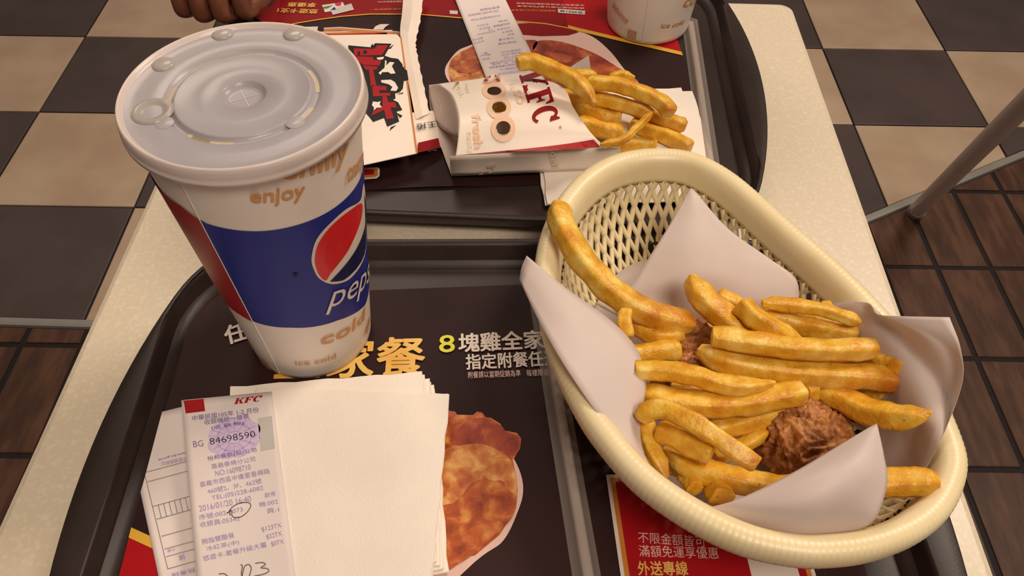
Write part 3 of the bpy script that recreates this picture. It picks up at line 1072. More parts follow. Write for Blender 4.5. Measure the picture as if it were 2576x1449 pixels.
for k in range(64):
    a = 2 * PI * k / 64
    r = 1 + .10 * abs(math.sin(a * 4)) - .05
    x, y = 66 * r * math.cos(a), 52 * r * math.sin(a)
    pts.append(f((589 + x * .99 - y * .05, 1100 + y - x * .12)))
mb.poly(pts, M['lilac_seal'])
for rr in (44, 20):
    ribbon(mb, [(589 + rr * math.cos(a), 1100 + rr * .78 * math.sin(a) - rr * .12 * math.cos(a)) for a in np.linspace(0, 2 * PI, 40)], 1.6, f2, M['seal_line'])
for k in range(12):
    a = 2 * PI * k / 12
    ribbon(mb, [(589 + r * math.cos(a), 1100 + r * .78 * math.sin(a) - r * .12 * math.cos(a)) for r in (24, 60)], 1.5, f2, M['seal_line'])
T = lambda s, ax, ay, bx, by, h, mm='lilac_ink', off=0.0, sh=0.0: put_text(mb, s, (ax, ay), (bx, by), h, f2, M[mm], off=off, shear=sh)
T('中華民國105年 1-2 月份', 484, 1059, 652, 1037, 13.5, 'lilac_deep')
T('收銀機統一發票', 515, 1069, 627, 1053, 13.5, 'lilac_deep')
T('(收 執 聯)', 533, 1083, 614, 1070, 13, 'lilac_deep')
T('BG', 487, 1125, 512, 1122, 15, 'lilac_deep', -.01)
T('84698590', 529, 1119, 643, 1099, 16, 'black_ink', -.012)
T('怡和餐飲(股)公司', 523, 1161, 646, 1138, 13, 'lilac_deep')
T('嘉義垂楊分公司', 533, 1180, 643, 1160, 13)
T('NO:16098710', 543, 1198, 632, 1181, 14)
T('嘉義市西區中庸里垂楊路', 504, 1226, 680, 1191, 14)
T('460號2、3F、462號', 523, 1243, 659, 1216, 14)
T('TEL:(05)228-6082', 535, 1261, 664, 1235, 14)
T('2016/01/20 16:40', 502, 1287, 633, 1261, 15)
T('啟用', 667, 1252, 693, 1247, 12)
T('序號:002-7073', 502, 1309, 612, 1287, 14)
T('機:002', 653, 1276, 700, 1267, 13)
T('收銀員:05342', 504, 1327, 604, 1310, 14)
T('頁:1', 672, 1292, 703, 1287, 12)
T('$123TX', 660, 1339, 710, 1327, 13)
T('腕指雙酷餐', 509, 1370, 591, 1352, 14)
T('$32TX', 672, 1358, 711, 1348, 13)
T('冰紅茶(中)', 520, 1388, 603, 1371, 14)
T('悠遊卡-套餐升級大薯', 512, 1412, 672, 1376, 14)
T('$0TX', 684, 1376, 716, 1368, 13)
mb.build('printed_text', root)
mb = MB()
pen = [(570, 1291), (582, 1285), (584, 1297), (592, 1302), (606, 1300), (622, 1288), (631, 1272), (624, 1264), (602, 1266), (584, 1276), (577, 1288), (580, 1297)]
ribbon(mb, [tuple(p) for p in crom(pen, 60)], 2.4, f2, M['pencil'])
mb.build('pencil_circle', root)
for st in ([(550, 1444), (563, 1443), (572, 1449), (585, 1465)], [(605, 1420), (610, 1424), (607, 1441), (609, 1449), (611, 1440), (616, 1424), (626, 1420), (632, 1428), (630, 1440), (626, 1452)],
           [(642, 1417), (660, 1415), (668, 1420), (656, 1428), (672, 1430), (676, 1437), (664, 1444), (640, 1449)]):
    mb = MB()
    ribbon(mb, [tuple(p) for p in crom(st, 24)], 2.6, f2, M['pencil'])
    mb.build('pencil_digit', root)

root = empty('sales_receipt', at(390, 1250, MZ + .001), 'receipt turned face down with a lined grid, left of the napkins', 'receipt')
mb = MB()
z2 = lambda u, v: MZ + .0009 + .0016 * max(0, 1 - v * 3)
c2 = [(315, 1059), (520, 1008), (606, 1510), (412, 1512)]
quad_sheet(mb, c2, z2, M['receipt'])
solid(mb.build('paper_strip', root, smooth=True), .00012)
mb = MB()
f = lambda p: at(p[0], p[1], MZ + .0013 + .0016 * max(0, 1 - (p[1] - 1040) / 150))
def line(a, b, w=1.3):
    ribbon(mb, [a, b], w, f, M['pencil'])
line((363, 1189), (480, 1158)); line((371, 1212), (490, 1180)); line((363, 1189), (422, 1431)); line((384, 1274), (500, 1242)); line((394, 1306), (510, 1274))
line((406, 1349), (520, 1318)); line((414, 1381), (530, 1350)); line((418, 1400), (540, 1368)); line((422, 1431), (540, 1398))
for k in range(7):
    line((398 + 13.5 * k, 1270 - 3.8 * k), (406 + 13.5 * k, 1303 - 3.8 * k))
put_text(mb, 'www.dor.gov.tw', (470, 1133), (396, 1153), 8, f, M['lilac_deep'], res=2)
put_text(mb, '各期中獎號碼網址：', (490, 1142), (402, 1163), 11, f, M['lilac_ink'])
put_text(mb, '元整', (440, 1377), (420, 1382), 8, f, M['lilac_ink'])
put_text(mb, '據', (464, 1393), (448, 1397), 14, f, M['lilac_ink'])
put_text(mb, '服務專線', (510, 1422), (430, 1442), 12, f, M['lilac_ink'])
mb.build('printed_text', root)

root = empty('sales_receipt', at(1250, 100, MZ + .002), 'receipt lying upside down on the far tray, tucked under the carton', 'receipt')
mb = MB()
z3 = lambda u, v: MZ + .0015 + .004 * v * v + .0012 * math.sin(v * 7 + .5)
c3 = [(1118, -70), (1238, -70), (1376, 212), (1229, 212)]
quad_sheet(mb, c3, z3, M['receipt'])
solid(mb.build('paper_strip', root, smooth=True), .00012)
mb = MB()
def f3(p):
    v = min(1, max(0, (p[1] + 70) / 282))
    return at(p[0], p[1], z3(0, v) + .0003)
for s, a, b, h in (('發票明細表', (1257, 14), (1207, 22), 6), ('1055160109871084698590', (1254, 24), (1178, 36), 5), ('列印時間及門市', (1258, 36), (1184, 48), 5), ('序號:', (1278, 48), (1252, 52), 4.5),
                   ('$123TX', (1228, 58), (1200, 62), 5), ('腕指雙酷餐', (1282, 56), (1240, 64), 5), ('$32TX', (1232, 66), (1205, 70), 5), ('冰紅茶中', (1284, 66), (1250, 72), 5), ('12', (1238, 72), (1228, 74), 4),
                   ('XXXXXX5742', (1246, 76), (1200, 85), 4), ('悠遊卡', (1290, 74), (1262, 79), 5), ('$0TX', (1214, 92), (1188, 98), 5), ('$155TX', (1216, 100), (1192, 106), 5), ('升級大薯', (1292, 92), (1254, 98), 5),
                   ('合計', (1294, 82), (1276, 85), 5), ('現金找零', (1300, 102), (1252, 108), 5), ('收銀員:05342', (1310, 122), (1260, 130), 5), ('序號:002', (1312, 128), (1262, 137), 5), ('2016/01/20', (1318, 135), (1268, 143), 5),
                   ('頁:1', (1226, 130), (1212, 132), 5), ('機:002', (1234, 134), (1208, 138), 5), ('啟用', (1232, 144), (1214, 147), 4.5), ('TEL:(05)228-6082', (1310, 143), (1232, 156), 5), ('460號2、3F、462號', (1314, 150), (1238, 160), 5),
                   ('嘉義市西區中庸里垂楊路', (1318, 156), (1230, 168), 5), ('NO:16098710', (1320, 166), (1258, 172), 5)):
    put_text(mb, s, a, b, h, f3, M['lilac_ink'], res=2)
mb.poly([f3(p) for p in [(1252, 183), (1314, 174), (1318, 180), (1254, 188)]], M['lilac_seal'])
mb.build('printed_text', root)
# ------------------------------------------------------------------ food materials
def fry_material():
    m = mat('fried_potato', (210, 138, 26), 0.34, (246, 214, 114), 85, bump=0.6, bscale=420, spec=0.5, detail=4, lo=0.30, hi=0.70, rgb3=(232, 178, 50), sss=0.12)
    nt = m.node_tree
    N = nt.nodes
    p = N['Principled BSDF']
    base = p.inputs['Base Color'].links[0].from_socket
    tc = next(n for n in N if n.type == 'TEX_COORD')
    nz = N.new('ShaderNodeTexNoise')
    nz.inputs['Scale'].default_value = 28
    nt.links.new(tc.outputs['Object'], nz.inputs['Vector'])
    r1 = N.new('ShaderNodeValToRGB')
    r1.color_ramp.elements[0].position = .52
    r1.color_ramp.elements[1].position = .74
    nt.links.new(nz.outputs['Fac'], r1.inputs[0])
    mx = N.new('ShaderNodeMix')
    mx.data_type = 'RGBA'
    mx.inputs[7].default_value = S(190, 108, 24)
    nt.links.new(r1.outputs[0], mx.inputs[0])
    nt.links.new(base, mx.inputs[6])
    vo = N.new('ShaderNodeTexVoronoi')
    vo.inputs['Scale'].default_value = 130
    nt.links.new(tc.outputs['Object'], vo.inputs['Vector'])
    r2 = N.new('ShaderNodeValToRGB')
    r2.color_ramp.elements[0].position = .0
    r2.color_ramp.elements[0].color = (1, 1, 1, 1)
    r2.color_ramp.elements[1].position = .085
    r2.color_ramp.elements[1].color = (0, 0, 0, 1)
    nt.links.new(vo.outputs['Distance'], r2.inputs[0])
    m2x = N.new('ShaderNodeMix')
    m2x.data_type = 'RGBA'
    m2x.inputs[7].default_value = S(52, 30, 14)
    nt.links.new(r2.outputs[0], m2x.inputs[0])
    nt.links.new(mx.outputs[2], m2x.inputs[6])
    nt.links.new(m2x.outputs[2], p.inputs['Base Color'])
    return m
M['fry'] = fry_material()
M['crust'] = mat('chicken_crust', (128, 74, 34), 0.45, (214, 154, 88), 150, bump=0.8, bscale=500, detail=6, lo=0.3, hi=0.72, rgb3=(172, 108, 54), distort=0.8, spec=0.5)

def fry(path, wpx, label, group, roll=0.3, ends=(0.75, 0.75), flat=1.0, name='french_fry'):
    P3 = [np.array(at(*p)) for p in path]
    C = crom(P3, 30)
    seed = random.uniform(0, 100)
    fw = ROT @ np.array([0, 0, -1.0])
    mid = C[len(C) // 2]
    depth = float(np.dot(mid - EYE, fw))
    w = wpx * depth / FPX / 2 * 1.06
    # extra rings at both tips
    mb = MB()
    n = 20
    rows = []
    L = len(C)
    T = np.gradient(C, axis=0)
    up = None
    seq = []
    for i in range(L):
        t = i / (L - 1)
        e = 1.0
        for en, tt in ((ends[0], t), (ends[1], 1 - t)):
            span = .34 if en < .45 else (.2 if en < .65 else .07)
            if tt < span:
                e *= en + (1 - en) * math.sin(tt / span * PI / 2)
        seq.append((C[i], e))
    length = np.linalg.norm(np.diff(C, axis=0), axis=1).sum()
    def frame(i):
        d = Vector(T[i]).normalized()
        return d
    for i, (c, e) in enumerate(seq):
        d = frame(i)
        if up is None:
            up = Vector((0, 0, 1))
        up = (up - d * up.dot(d)).normalized()
        sd = d.cross(up)
        ring = []
        for k in range(n):
            a = 2 * PI * k / n + PI / 4
            ca, sa = math.cos(a), math.sin(a)
            q = (abs(ca) ** 7 + abs(sa) ** 7) ** (-1 / 7)
            x, y = q * ca * w * e, q * sa * w * e * flat * .92
            cr, sr = math.cos(roll), math.sin(roll)
            x, y = x * cr - y * sr, x * sr + y * cr
            pt = Vector(c) + sd * x + up * y
            nz = noise.noise(pt * 120 + Vector((seed, 0, 0))) * .0010 + noise.noise(pt * 420 + Vector((0, seed, 0))) * .00035
            pt += (pt - Vector(c)).normalized() * nz
            ring.append(pt)
        rows.append(ring)
    d0, d1 = frame(0), frame(L - 1)
    def cap(ring, d, c):
        out = []
        for s, adv in ((.97, .05), (.86, .10), (.4, .12)):
            out.append([Vector(c) + (p - Vector(c)) * s + d * (adv * w) for p in ring])
        return out
    A = cap(rows[0], -d0, C[0])
    B = cap(rows[-1], d1, C[-1])
    rows = A[::-1] + rows + B
    mb.grid(rows, M['fry'], closed=True)
    mb.poly(list(reversed(rows[0])), M['fry'])
    mb.poly(rows[-1], M['fry'])
    o = mb.build(name, smooth=True)
    return tag(o, label, 'fry', group)

def chicken(px, py, z, rx, ry, rz, deg, label, group):
    c = at(px, py, z)
    bm = bmesh.new()
    bmesh.ops.create_icosphere(bm, subdivisions=6, radius=1.0)
    a = math.radians(deg)
    sd = random.uniform(0, 50)
    for v in bm.verts:
        p = v.co.copy()
        q = Vector((p.x * rx, p.y * ry, p.z * rz))
        s = Vector((sd, sd * 2, 0))
        k = noise.noise(q * 45 + s) * .0040
        w_ = q + Vector((noise.noise(q * 60 + s), noise.noise(q * 60 - s), noise.noise(q * 60 + s * 2))) * .006
        k += (.35 - abs(noise.noise(w_ * 150 + s))) * .0085
        k += (.4 - abs(noise.noise(w_ * 380 - s))) * .0034
        k += noise.noise(q * 900) * .0008
        q += p.normalized() * (k - .002)
        x, y = rot2(q.x, q.y, a)
        v.co = (x, y, q.z)
    me = bpy.data.meshes.new('fried_chicken')
    bm.to_mesh(me)
    bm.free()
    me.polygons.foreach_set('use_smooth', [True] * len(me.polygons))
    me.materials.append(M['crust'])
    o = bpy.data.objects.new('fried_chicken', me)
    COL.objects.link(o)
    o.location = c
    return tag(o, label, 'chicken', group)

# ------------------------------------------------------------------ basket
RZ = 0.8115
rim_px = [(1650, 368), (1540, 385), (1450, 438), (1385, 520), (1352, 610), (1345, 700), (1362, 830), (1400, 942), (1452, 1049), (1497, 1118), (1593, 1231), (1731, 1328), (1869, 1394), (2010, 1423), (2093, 1424), (2176, 1415), (2259, 1390), (2328, 1355), (2383, 1306), (2416, 1242), (2427, 1173), (2402, 1085), (2350, 960), (2285, 855), (2195, 745), (2100, 650), (2000, 562), (1920, 490), (1840, 425), (1750, 380)]
NS = 960
OUT = crom_closed([tuple(at(x, y, RZ - .002 - .0065 * min(1, max(0, (y - 550) / 600))))[:2] for x, y in rim_px], NS)
for _ in range(120):
    OUT = OUT * .5 + .25 * (np.roll(OUT, 1, 0) + np.roll(OUT, -1, 0))
seg = np.linalg.norm(np.diff(np.vstack([OUT, OUT[:1]]), axis=0), axis=1)
cum = np.concatenate([[0], np.cumsum(seg)])
PER = cum[-1]
def resample(P, n):
    s = np.linspace(0, PER, n, endpoint=False)
    Q = np.vstack([P, P[:1]])
    return np.stack([np.interp(s, cum, Q[:, 0]), np.interp(s, cum, Q[:, 1])], 1)
OUT = resample(OUT, NS)
tan_ = np.roll(OUT, -6, 0) - np.roll(OUT, 6, 0)
tan_ /= np.linalg.norm(tan_, axis=1)[:, None]
NIN = np.stack([-tan_[:, 1], tan_[:, 0]], 1)          # inward normal (outline runs counter-clockwise)
cen = OUT.mean(0)
if np.mean(np.einsum('ij,ij->i', NIN, cen - OUT)) < 0:
    NIN = -NIN
basket = empty('bread_basket', (cen[0], cen[1], MZ), 'oval cream plastic basket with diamond lattice sides, holding fries and chicken', 'basket')
mb = MB()
prof = [(.0035, RZ - .0145), (.0010, RZ - .0140), (.0002, RZ - .011), (.0000, RZ - .006), (.0010, RZ - .0025), (.0035, RZ - .0004), (.0070, RZ), (.0105, RZ - .0012), (.0130, RZ - .0045), (.0142, RZ - .009), (.0152, RZ - .0155), (.0160, RZ - .0200),
        (.0178, RZ - .0200), (.0170, RZ - .012)]
prof = prof[:12] + [(.0140, RZ - .0200), (.0128, RZ - .012)]
rows = []
for k, (d, z) in enumerate(prof):
    r = []
    for i in range(NS):
        rib = 0.00007 * math.sin(2 * PI * i / 4.0 + .3) if 1 <= k <= 8 else 0
        p = OUT[i] + NIN[i] * (d - rib)
        r.append((p[0], p[1], z + (rib if 3 <= k <= 8 else 0)))
    rows.append(r)
RIMV = [tuple(p) for k in range(len(rows)) for p in rows[k][::8]]
mb.grid(rows, M['basket'], closed=True)
mb.build('rim', basket, smooth=True)
WT, WB = RZ - .0195, MZ + .0042
def wall_pt(s, t):
    """s around (0..1), t from the top of the lattice (0) to the base (1)"""
    i = (s % 1.0) * NS
    a, f = int(i) % NS, i - int(i)
    b = (a + 1) % NS
    P = OUT[a] * (1 - f) + OUT[b] * f
    N_ = NIN[a] * (1 - f) + NIN[b] * f
    A_ = P + N_ * .0150
    P = A_ + (cen + (P - cen) * .60 - A_) * max(t, 0) ** 1.45
    return Vector((P[0], P[1], WT + (WB - WT) * (1 - (1 - t) ** 1.45)))
wv = [tuple(wall_pt(i / 120, t)) for t in np.linspace(0, 1, 13) for i in range(120)] + [(cen[0], cen[1], WB)]
wf = [(j * 120 + i, j * 120 + (i + 1) % 120, (j + 1) * 120 + (i + 1) % 120, (j + 1) * 120 + i) for j in range(12) for i in range(120)]
wf += [(12 * 120 + i, 12 * 120 + (i + 1) % 120, 13 * 120) for i in range(120)]
wf = [tuple(f) for f in wf]
WALL = BVHTree.FromPolygons(wv, wf)
off_ = len(wv)
nr_ = len(RIMV) // 120
wv += RIMV
wf += [(off_ + j * 120 + i, off_ + j * 120 + (i + 1) % 120, off_ + (j + 1) * 120 + (i + 1) % 120, off_ + (j + 1) * 120 + i) for j in range(nr_ - 1) for i in range(120)]
WALL_RIM = BVHTree.FromPolygons(wv, wf)
mb = MB()
NB = 74
for fam in (1, -1):
    for k in range(NB):
        path = [wall_pt((k + .5 * (fam < 0)) / NB + fam * .043 * t, t) for t in np.linspace(-.02, 1.0, 14)]
        mb.tube(path, list(np.linspace(.0020, .0015, 14)), M['basket'], 6, cap=False)
tag(mb.build('lattice_wall', basket, smooth=True), kind='stuff')
mb = MB()
base_loop = [wall_pt(i / 96, 1.0) for i in range(96)]
mb.tube(base_loop, .0026, M['basket'], 8, closed=True)
mb.tube([wall_pt(i / 96, .985) + Vector((0, 0, 0.001)) for i in range(96)], .0024, M['basket'], 8, closed=True)
bp = np.array([(p.x, p.y) for p in base_loop])
bc = bp.mean(0)
for ang in (-52, -112):
    d = np.array([math.cos(math.radians(ang)), math.sin(math.radians(ang))])
    nrm = np.array([-d[1], d[0]])
    for o_ in np.arange(-.12, .121, .0088):
        hits = []
        for i in range(96):
            p, q = bp[i], bp[(i + 1) % 96]
            a, b = np.dot(p - bc, nrm) - o_, np.dot(q - bc, nrm) - o_
            if a * b < 0:
                hits.append(p + (q - p) * (a / (a - b)))
        if len(hits) == 2:
            mb.tube([(hits[0][0], hits[0][1], MZ + .0040), ((hits[0][0] + hits[1][0]) / 2, (hits[0][1] + hits[1][1]) / 2, MZ + .0040), (hits[1][0], hits[1][1], MZ + .0040)], .0023, M['basket'], 6, cap=False)
tag(mb.build('lattice_base', basket, smooth=True), kind='stuff')

# ------------------------------------------------------------------ wax paper liner
def liner(mb, rows, material, nu, nv, body=WALL):
    out = []
    for r in sheet_rows(rows, nu, nv):
        o_ = []
        for p in r:
            q = at(*p)
            d = (q - Vector(EYE)).normalized()
            hit, nr, _, _ = body.ray_cast(Vector(EYE), d)
            if hit is not None and (hit - Vector(EYE)).length - .0042 < (q - Vector(EYE)).length:
                q = hit - d * .0042
            o_.append(q)
        out.append(o_)
    mb.grid(out, material)
mb = MB()
wx = M['wax']
# left flap folded over the rim
liner(mb, [[(1325, 643, .826), (1420, 722, .823), (1500, 778, .818), (1565, 832, .813), (1608, 890, .808), (1626, 970, .803), (1611, 1060, .800), (1625, 1150, .797), (1690, 1235, .797), (1765, 1282, .800)],
           [(1312, 672, .823), (1390, 760, .823), (1450, 830, .820), (1505, 900, .816), (1555, 965, .811), (1594, 1030, .806), (1598, 1090, .802), (1618, 1162, .800), (1685, 1246, .800), (1755, 1286, .802)],
           [(1307, 704, .820), (1347, 790, .8195), (1395, 878, .819), (1440, 950, .817), (1495, 1030, .812), (1555, 1105, .806), (1590, 1142, .804), (1614, 1172, .803), (1680, 1252, .802), (1748, 1288, .803)]], wx, 40, 10)
# back flap, one corner standing up against the far wall
liner(mb, [[(1737, 474, .815), (1740, 474, .8155), (1743, 476, .815), (1748, 481, .8145)],
           [(1690, 556, .806), (1735, 545, .810), (1780, 548, .810), (1830, 574, .808)],
           [(1640, 636, .797), (1730, 622, .804), (1830, 615, .805), (1925, 643, .803)],
           [(1592, 712, .787), (1730, 700, .794), (1870, 685, .799), (1998, 697, .799)],
           [(1562, 760, .780), (1730, 770, .780), (1870, 755, .789), (2010, 750, .792)],
           [(1560, 840, .770), (1730, 850, .768), (1870, 850, .772), (2004, 830, .780)]], wx, 24, 30, WALL_RIM)
liner(mb, [[(1496, 764, .776), (1535, 750, .777), (1580, 735, .777)], [(1560, 800, .772), (1600, 795, .772), (1640, 790, .772)], [(1620, 845, .766), (1650, 845, .766), (1690, 845, .766)]], wx, 8, 8)
# right flap over the rim
liner(mb, [[(1990, 830, .780), (2060, 900, .772), (2130, 1010, .768), (2190, 1120, .765), (2215, 1230, .764)],
           [(2085, 768, .800), (2165, 860, .790), (2230, 970, .784), (2255, 1100, .778), (2250, 1215, .774)],
           [(2180, 761, .816), (2262, 860, .812), (2325, 980, .804), (2318, 1110, .793), (2285, 1200, .784)],
           [(2206, 790, .822), (2330, 860, .828), (2382, 980, .816), (2352, 1110, .803), (2312, 1192, .792)],
           [(2260, 795, .830), (2375, 865, .833), (2408, 970, .822), (2362, 1110, .808), (2322, 1184, .796)],
           [(2389, 798, .842), (2416, 875, .838), (2421, 960, .828), (2375, 1090, .814), (2330, 1178, .800)]], wx, 30, 26, WALL_RIM)
# front flap folded back over the food
liner(mb, [[(1765, 1281, .8015), (1870, 1322, .8015), (1985, 1361, .8005), (2080, 1353, .802), (2168, 1333, .806)],
           [(1858, 1255, .812), (1950, 1278, .818), (2040, 1290, .820), (2130, 1284, .819), (2206, 1298, .815)],
           [(1992, 1190, .822), (2050, 1200, .828), (2110, 1205, .830), (2175, 1210, .828), (2232, 1215, .822)],
           [(2112, 1119, .825), (2140, 1128, .829), (2165, 1136, .831), (2195, 1142, .830), (2224, 1146, .826)],
           [(2199, 1068, .825), (2201, 1067, .825), (2203, 1066, .825), (2205, 1066, .825), (2207, 1069, .825)]], wx, 26, 30)
# the sheet lining the bottom, and its near edge behind the rim
lowp = [[wall_pt(i / 72, t) + Vector((0, 0, .0046)) for i in range(72)] for t in (.86, .95, 1.0)]
bm_ = sum(lowp[-1], Vector()) / 72
lowp += [[bm_ + (p - bm_) * k for p in lowp[-1]] for k in (.6, .05)]
mb.grid(lowp, wx, closed=True)
liner(mb, [[(1755, 1287, .801), (1870, 1330, .799), (1985, 1366, .797), (2085, 1366, .796), (2150, 1352, .795)],
           [(1790, 1250, .780), (1890, 1290, .778), (1990, 1310, .776), (2085, 1310, .776), (2160, 1290, .776)],
           [(1820, 1200, .762), (1900, 1230, .760), (1990, 1250, .760), (2080, 1250, .760), (2150, 1235, .760)]], wx, 20, 14)
o = mb.build('basket_liner', smooth=True)
solid(o, .00015)
tag(o, 'translucent white wax paper lining the cream basket, corners folded over rim', 'paper')

# ------------------------------------------------------------------ chicken and fries in the basket
GC = 'fried chicken pieces in the basket'
chicken(2018, 1098, .7775, .025, .028, .0195, 20, 'crisp brown fried chicken piece showing below the fries, by the folded paper', GC)
chicken(1735, 902, .7780, .027, .022, .0165, 10, 'brown fried chicken piece mostly buried under fries at the basket left', GC)
chicken(1925, 895, .7740, .022, .017, .0150, -30, 'fried chicken piece hidden beneath the two long parallel fries', GC)
GF = 'fries in the basket'
FR = [
 ([(1404, 520, .8235), (1412, 560, .8225), (1450, 632, .820), (1500, 695, .816), (1552, 742, .812), (1620, 783, .807), (1690, 806, .802), (1738, 812, .799)], 55, 'longest fry, leaning up over the upper left rim of the basket', .4, (.8, .8)),
 ([(1578, 850, .806), (1570, 805, .809), (1582, 768, .812)], 32, 'thin pointed fry end poking up below the longest fry', .2, (.9, .25)),
 ([(1592, 812, .796), (1625, 828, .796), (1665, 845, .796), (1718, 838, .797)], 46, 'short curved fry directly under the end of the longest fry', .3, (.8, .5)),
 ([(1590, 890, .796), (1640, 886, .796), (1708, 876, .797)], 46, 'short blunt fry at the left, below the short curved one', .6, (1, .85)),
 ([(1742, 695, .814), (1752, 726, .812), (1790, 770, .808), (1835, 806, .804), (1880, 835, .800)], 54, 'dark-tipped fry pointing up in front of the white paper corner', .3, (.3, .9)),
 ([(1806, 742, .800), (1840, 762, .798), (1880, 790, .795)], 38, 'fry half hidden behind the dark-tipped one pointing up', .2, (.7, .8)),
 ([(1864, 765, .813), (1895, 795, .812), (1945, 828, .810), (2010, 858, .806)], 50, 'broad fry slanting down right, its end under the upper long fry', .5, (.8, .5)),
 ([(1918, 762, .815), (1990, 768, .814), (2070, 778, .813), (2130, 800, .811), (2162, 812, .810)], 30, 'slim fry lying topmost at the back of the heap', .3, (.6, .5)),
 ([(1920, 790, .804), (1990, 808, .802), (2070, 824, .800), (2150, 838, .799)], 52, 'thick square-ended fry under the slim topmost one', .2, (.8, .75)),
 ([(2066, 772, .805), (2090, 772, .805)], 26, 'small fry end peeping out behind the slim topmost one', .2, (.7, .7)),
 ([(1792, 846, .811), (1860, 856, .811), (1950, 870, .811), (2050, 878, .811), (2130, 880, .811), (2202, 876, .811)], 46, 'upper of the two long parallel fries across the middle', .15, (.9, .85)),
 ([(1760, 880, .799), (1815, 906, .800), (1900, 924, .800), (2000, 938, .800), (2110, 944, .800), (2200, 950, .800), (2250, 958, .799)], 54, 'lower of the two long parallel fries across the middle', .25, (.5, .9)),
 ([(2185, 898, .797), (2235, 912, .803), (2300, 924, .811)], 42, 'pointed fry behind the right end of the two long parallel fries', .3, (.9, .35)),
 ([(2178, 970, .788), (2220, 990, .787)], 40, 'orange-brown fry stub under the lower long parallel fry', .3, (.8, .7)),
 ([(1600, 932, .806), (1670, 932, .807), (1750, 947, .808), (1830, 968, .808), (1890, 972, .808), (1948, 962, .808)], 42, 'wavy fry with a thin curled tip, left middle of the heap', .3, (1, .22)),
 ([(1690, 968, .795), (1780, 985, .794), (1860, 990, .793), (1920, 986, .793)], 34, 'fry in shadow just under the wavy curled one', .3, (.5, .6)),
 ([(1615, 992, .796), (1690, 1008, .799), (1780, 1018, .800), (1870, 1014, .801), (1950, 1000, .802), (2020, 984, .803)], 54, 'thick pale fry bending up to the right above the chicken', .2, (.8, .9)),
 ([(2020, 985, .793), (2052, 975, .793)], 48, 'brown fry tip showing past the end of the thick pale fry', .3, (.8, .45)),
 ([(1790, 1082, .789), (1860, 1066, .789), (1940, 1042, .790), (2010, 1015, .791)], 46, 'long orange fry lying under the thick pale fry', .4, (.8, .5)),
 ([(2058, 985, .790), (2120, 1005, .793), (2190, 1036, .798), (2250, 1048, .805), (2300, 1048, .811), (2340, 1036, .817)], 56, 'fry with a ragged pointed end, farthest right above the folded paper', .3, (.7, .2)),
 ([(1617, 1058, .806), (1632, 1034, .810), (1672, 1030, .813), (1730, 1056, .814), (1790, 1092, .813), (1845, 1130, .811), (1900, 1168, .808)], 46, 'arched fry bent like a hook at the lower left', .3, (.7, .9)),
 ([(1622, 1062, .797), (1628, 1100, .796), (1648, 1150, .794), (1678, 1200, .792)], 40, 'dark-tipped fry hanging down along the paper at the lower left', .3, (.8, .35)),
 ([(1655, 1082, .800), (1700, 1100, .801), (1745, 1122, .802), (1788, 1142, .803)], 50, 'short fry with a blunt pale end, under the arched fry', .5, (.8, .95)),
 ([(1672, 1130, .787), (1720, 1165, .788), (1790, 1192, .789), (1870, 1212, .790), (1960, 1228, .791), (2040, 1230, .792)], 54, 'long fry running under the folded front paper corner', .3, (.4, .9)),
 ([(2160, 1217, .802), (2235, 1214, .805), (2300, 1211, .808), (2360, 1211, .811)], 58, 'fry lying alone at the right, past the folded paper corner', .15, (.9, .55)),
 ([(1800, 1150, .783), (1860, 1124, .783), (1910, 1095, .784), (1942, 1072, .785)], 36, 'pointed fry beside the chicken, under the arched fry', .3, (.8, .3)),
 ([(1655, 1150, .777), (1700, 1170, .777), (1745, 1188, .777)], 44, 'fry in deep shadow beneath the long front fry', .3, (.8, .8)),
 ([(1726, 1194, .783), (1750, 1228, .786)], 44, 'cut square fry end facing the viewer, beside the front rim', .7, (.95, 1)),
 ([(1804, 1222, .786), (1816, 1256, .790)], 56, 'crumbly pale fry end facing the viewer, against the folded paper', .4, (.9, 1)),
 ([(1705, 838, .789), (1755, 828, .789), (1812, 824, .789)], 28, 'thin orange fry beneath the end of the longest fry', .3, (.5, .6)),
]
for path, w, lab, roll, ends in FR:
    fry(path, w, lab, GF, roll, ends)

# ------------------------------------------------------------------ fries carton on the far tray
ct = empty('fries_carton', at(1300, 320, MZ + .005), 'white fries carton with red letters, lying open on the far tray', 'carton')
CB = MZ + .0048
front = sheet_rows([[(1105, 211, .766), (1170, 202, .767), (1240, 194, .767), (1312, 186, .767)],
                    [(1138, 240, .778), (1225, 226, .780), (1320, 214, .780), (1412, 217, .779)],
                    [(1154, 290, .784), (1255, 275, .786), (1350, 266, .786), (1443, 271, .784)],
                    [(1153, 342, .781), (1265, 326, .783), (1380, 318, .783), (1484, 331, .780)],
                    [(1146, 392, .773), (1270, 383, .774), (1400, 373, .774), (1523, 371, .772)]], 90, 70)
HOLES = [((1243, 228), 18.5, 11.5), ((1255, 270), 18.5, 15.5), ((1266, 323), 18.5, 18)]
verts, keep = [], []
nu, nv = 90, 70
for j in range(nv):
    for i in range(nu):
        p = front[j][i]
        verts.append(np.array(p))
def hole_d(p, h):
    (hx, hy), rx, ry = h
    return math.hypot((p[0] - hx) / rx, (p[1] - hy) / ry)
for p in verts:                                        # pull the grid points next to a hole onto its edge
    for h in HOLES:
        d = hole_d(p, h)
        if .80 < d < 1.22:
            (hx, hy), rx, ry = h
            p[0], p[1] = hx + (p[0] - hx) / d, hy + (p[1] - hy) / d
faces = []
for j in range(nv - 1):
    for i in range(nu - 1):
        q = (j * nu + i, j * nu + i + 1, (j + 1) * nu + i + 1, (j + 1) * nu + i)
        c = sum(verts[k] for k in q) / 4
        if any(hole_d(c, h) < .97 for h in HOLES):
            continue
        faces.append(q)
mb = MB()
mb.add([at(*p) for p in verts], faces, M['carton'])
fo = mb.build('front_panel', ct, smooth=True)
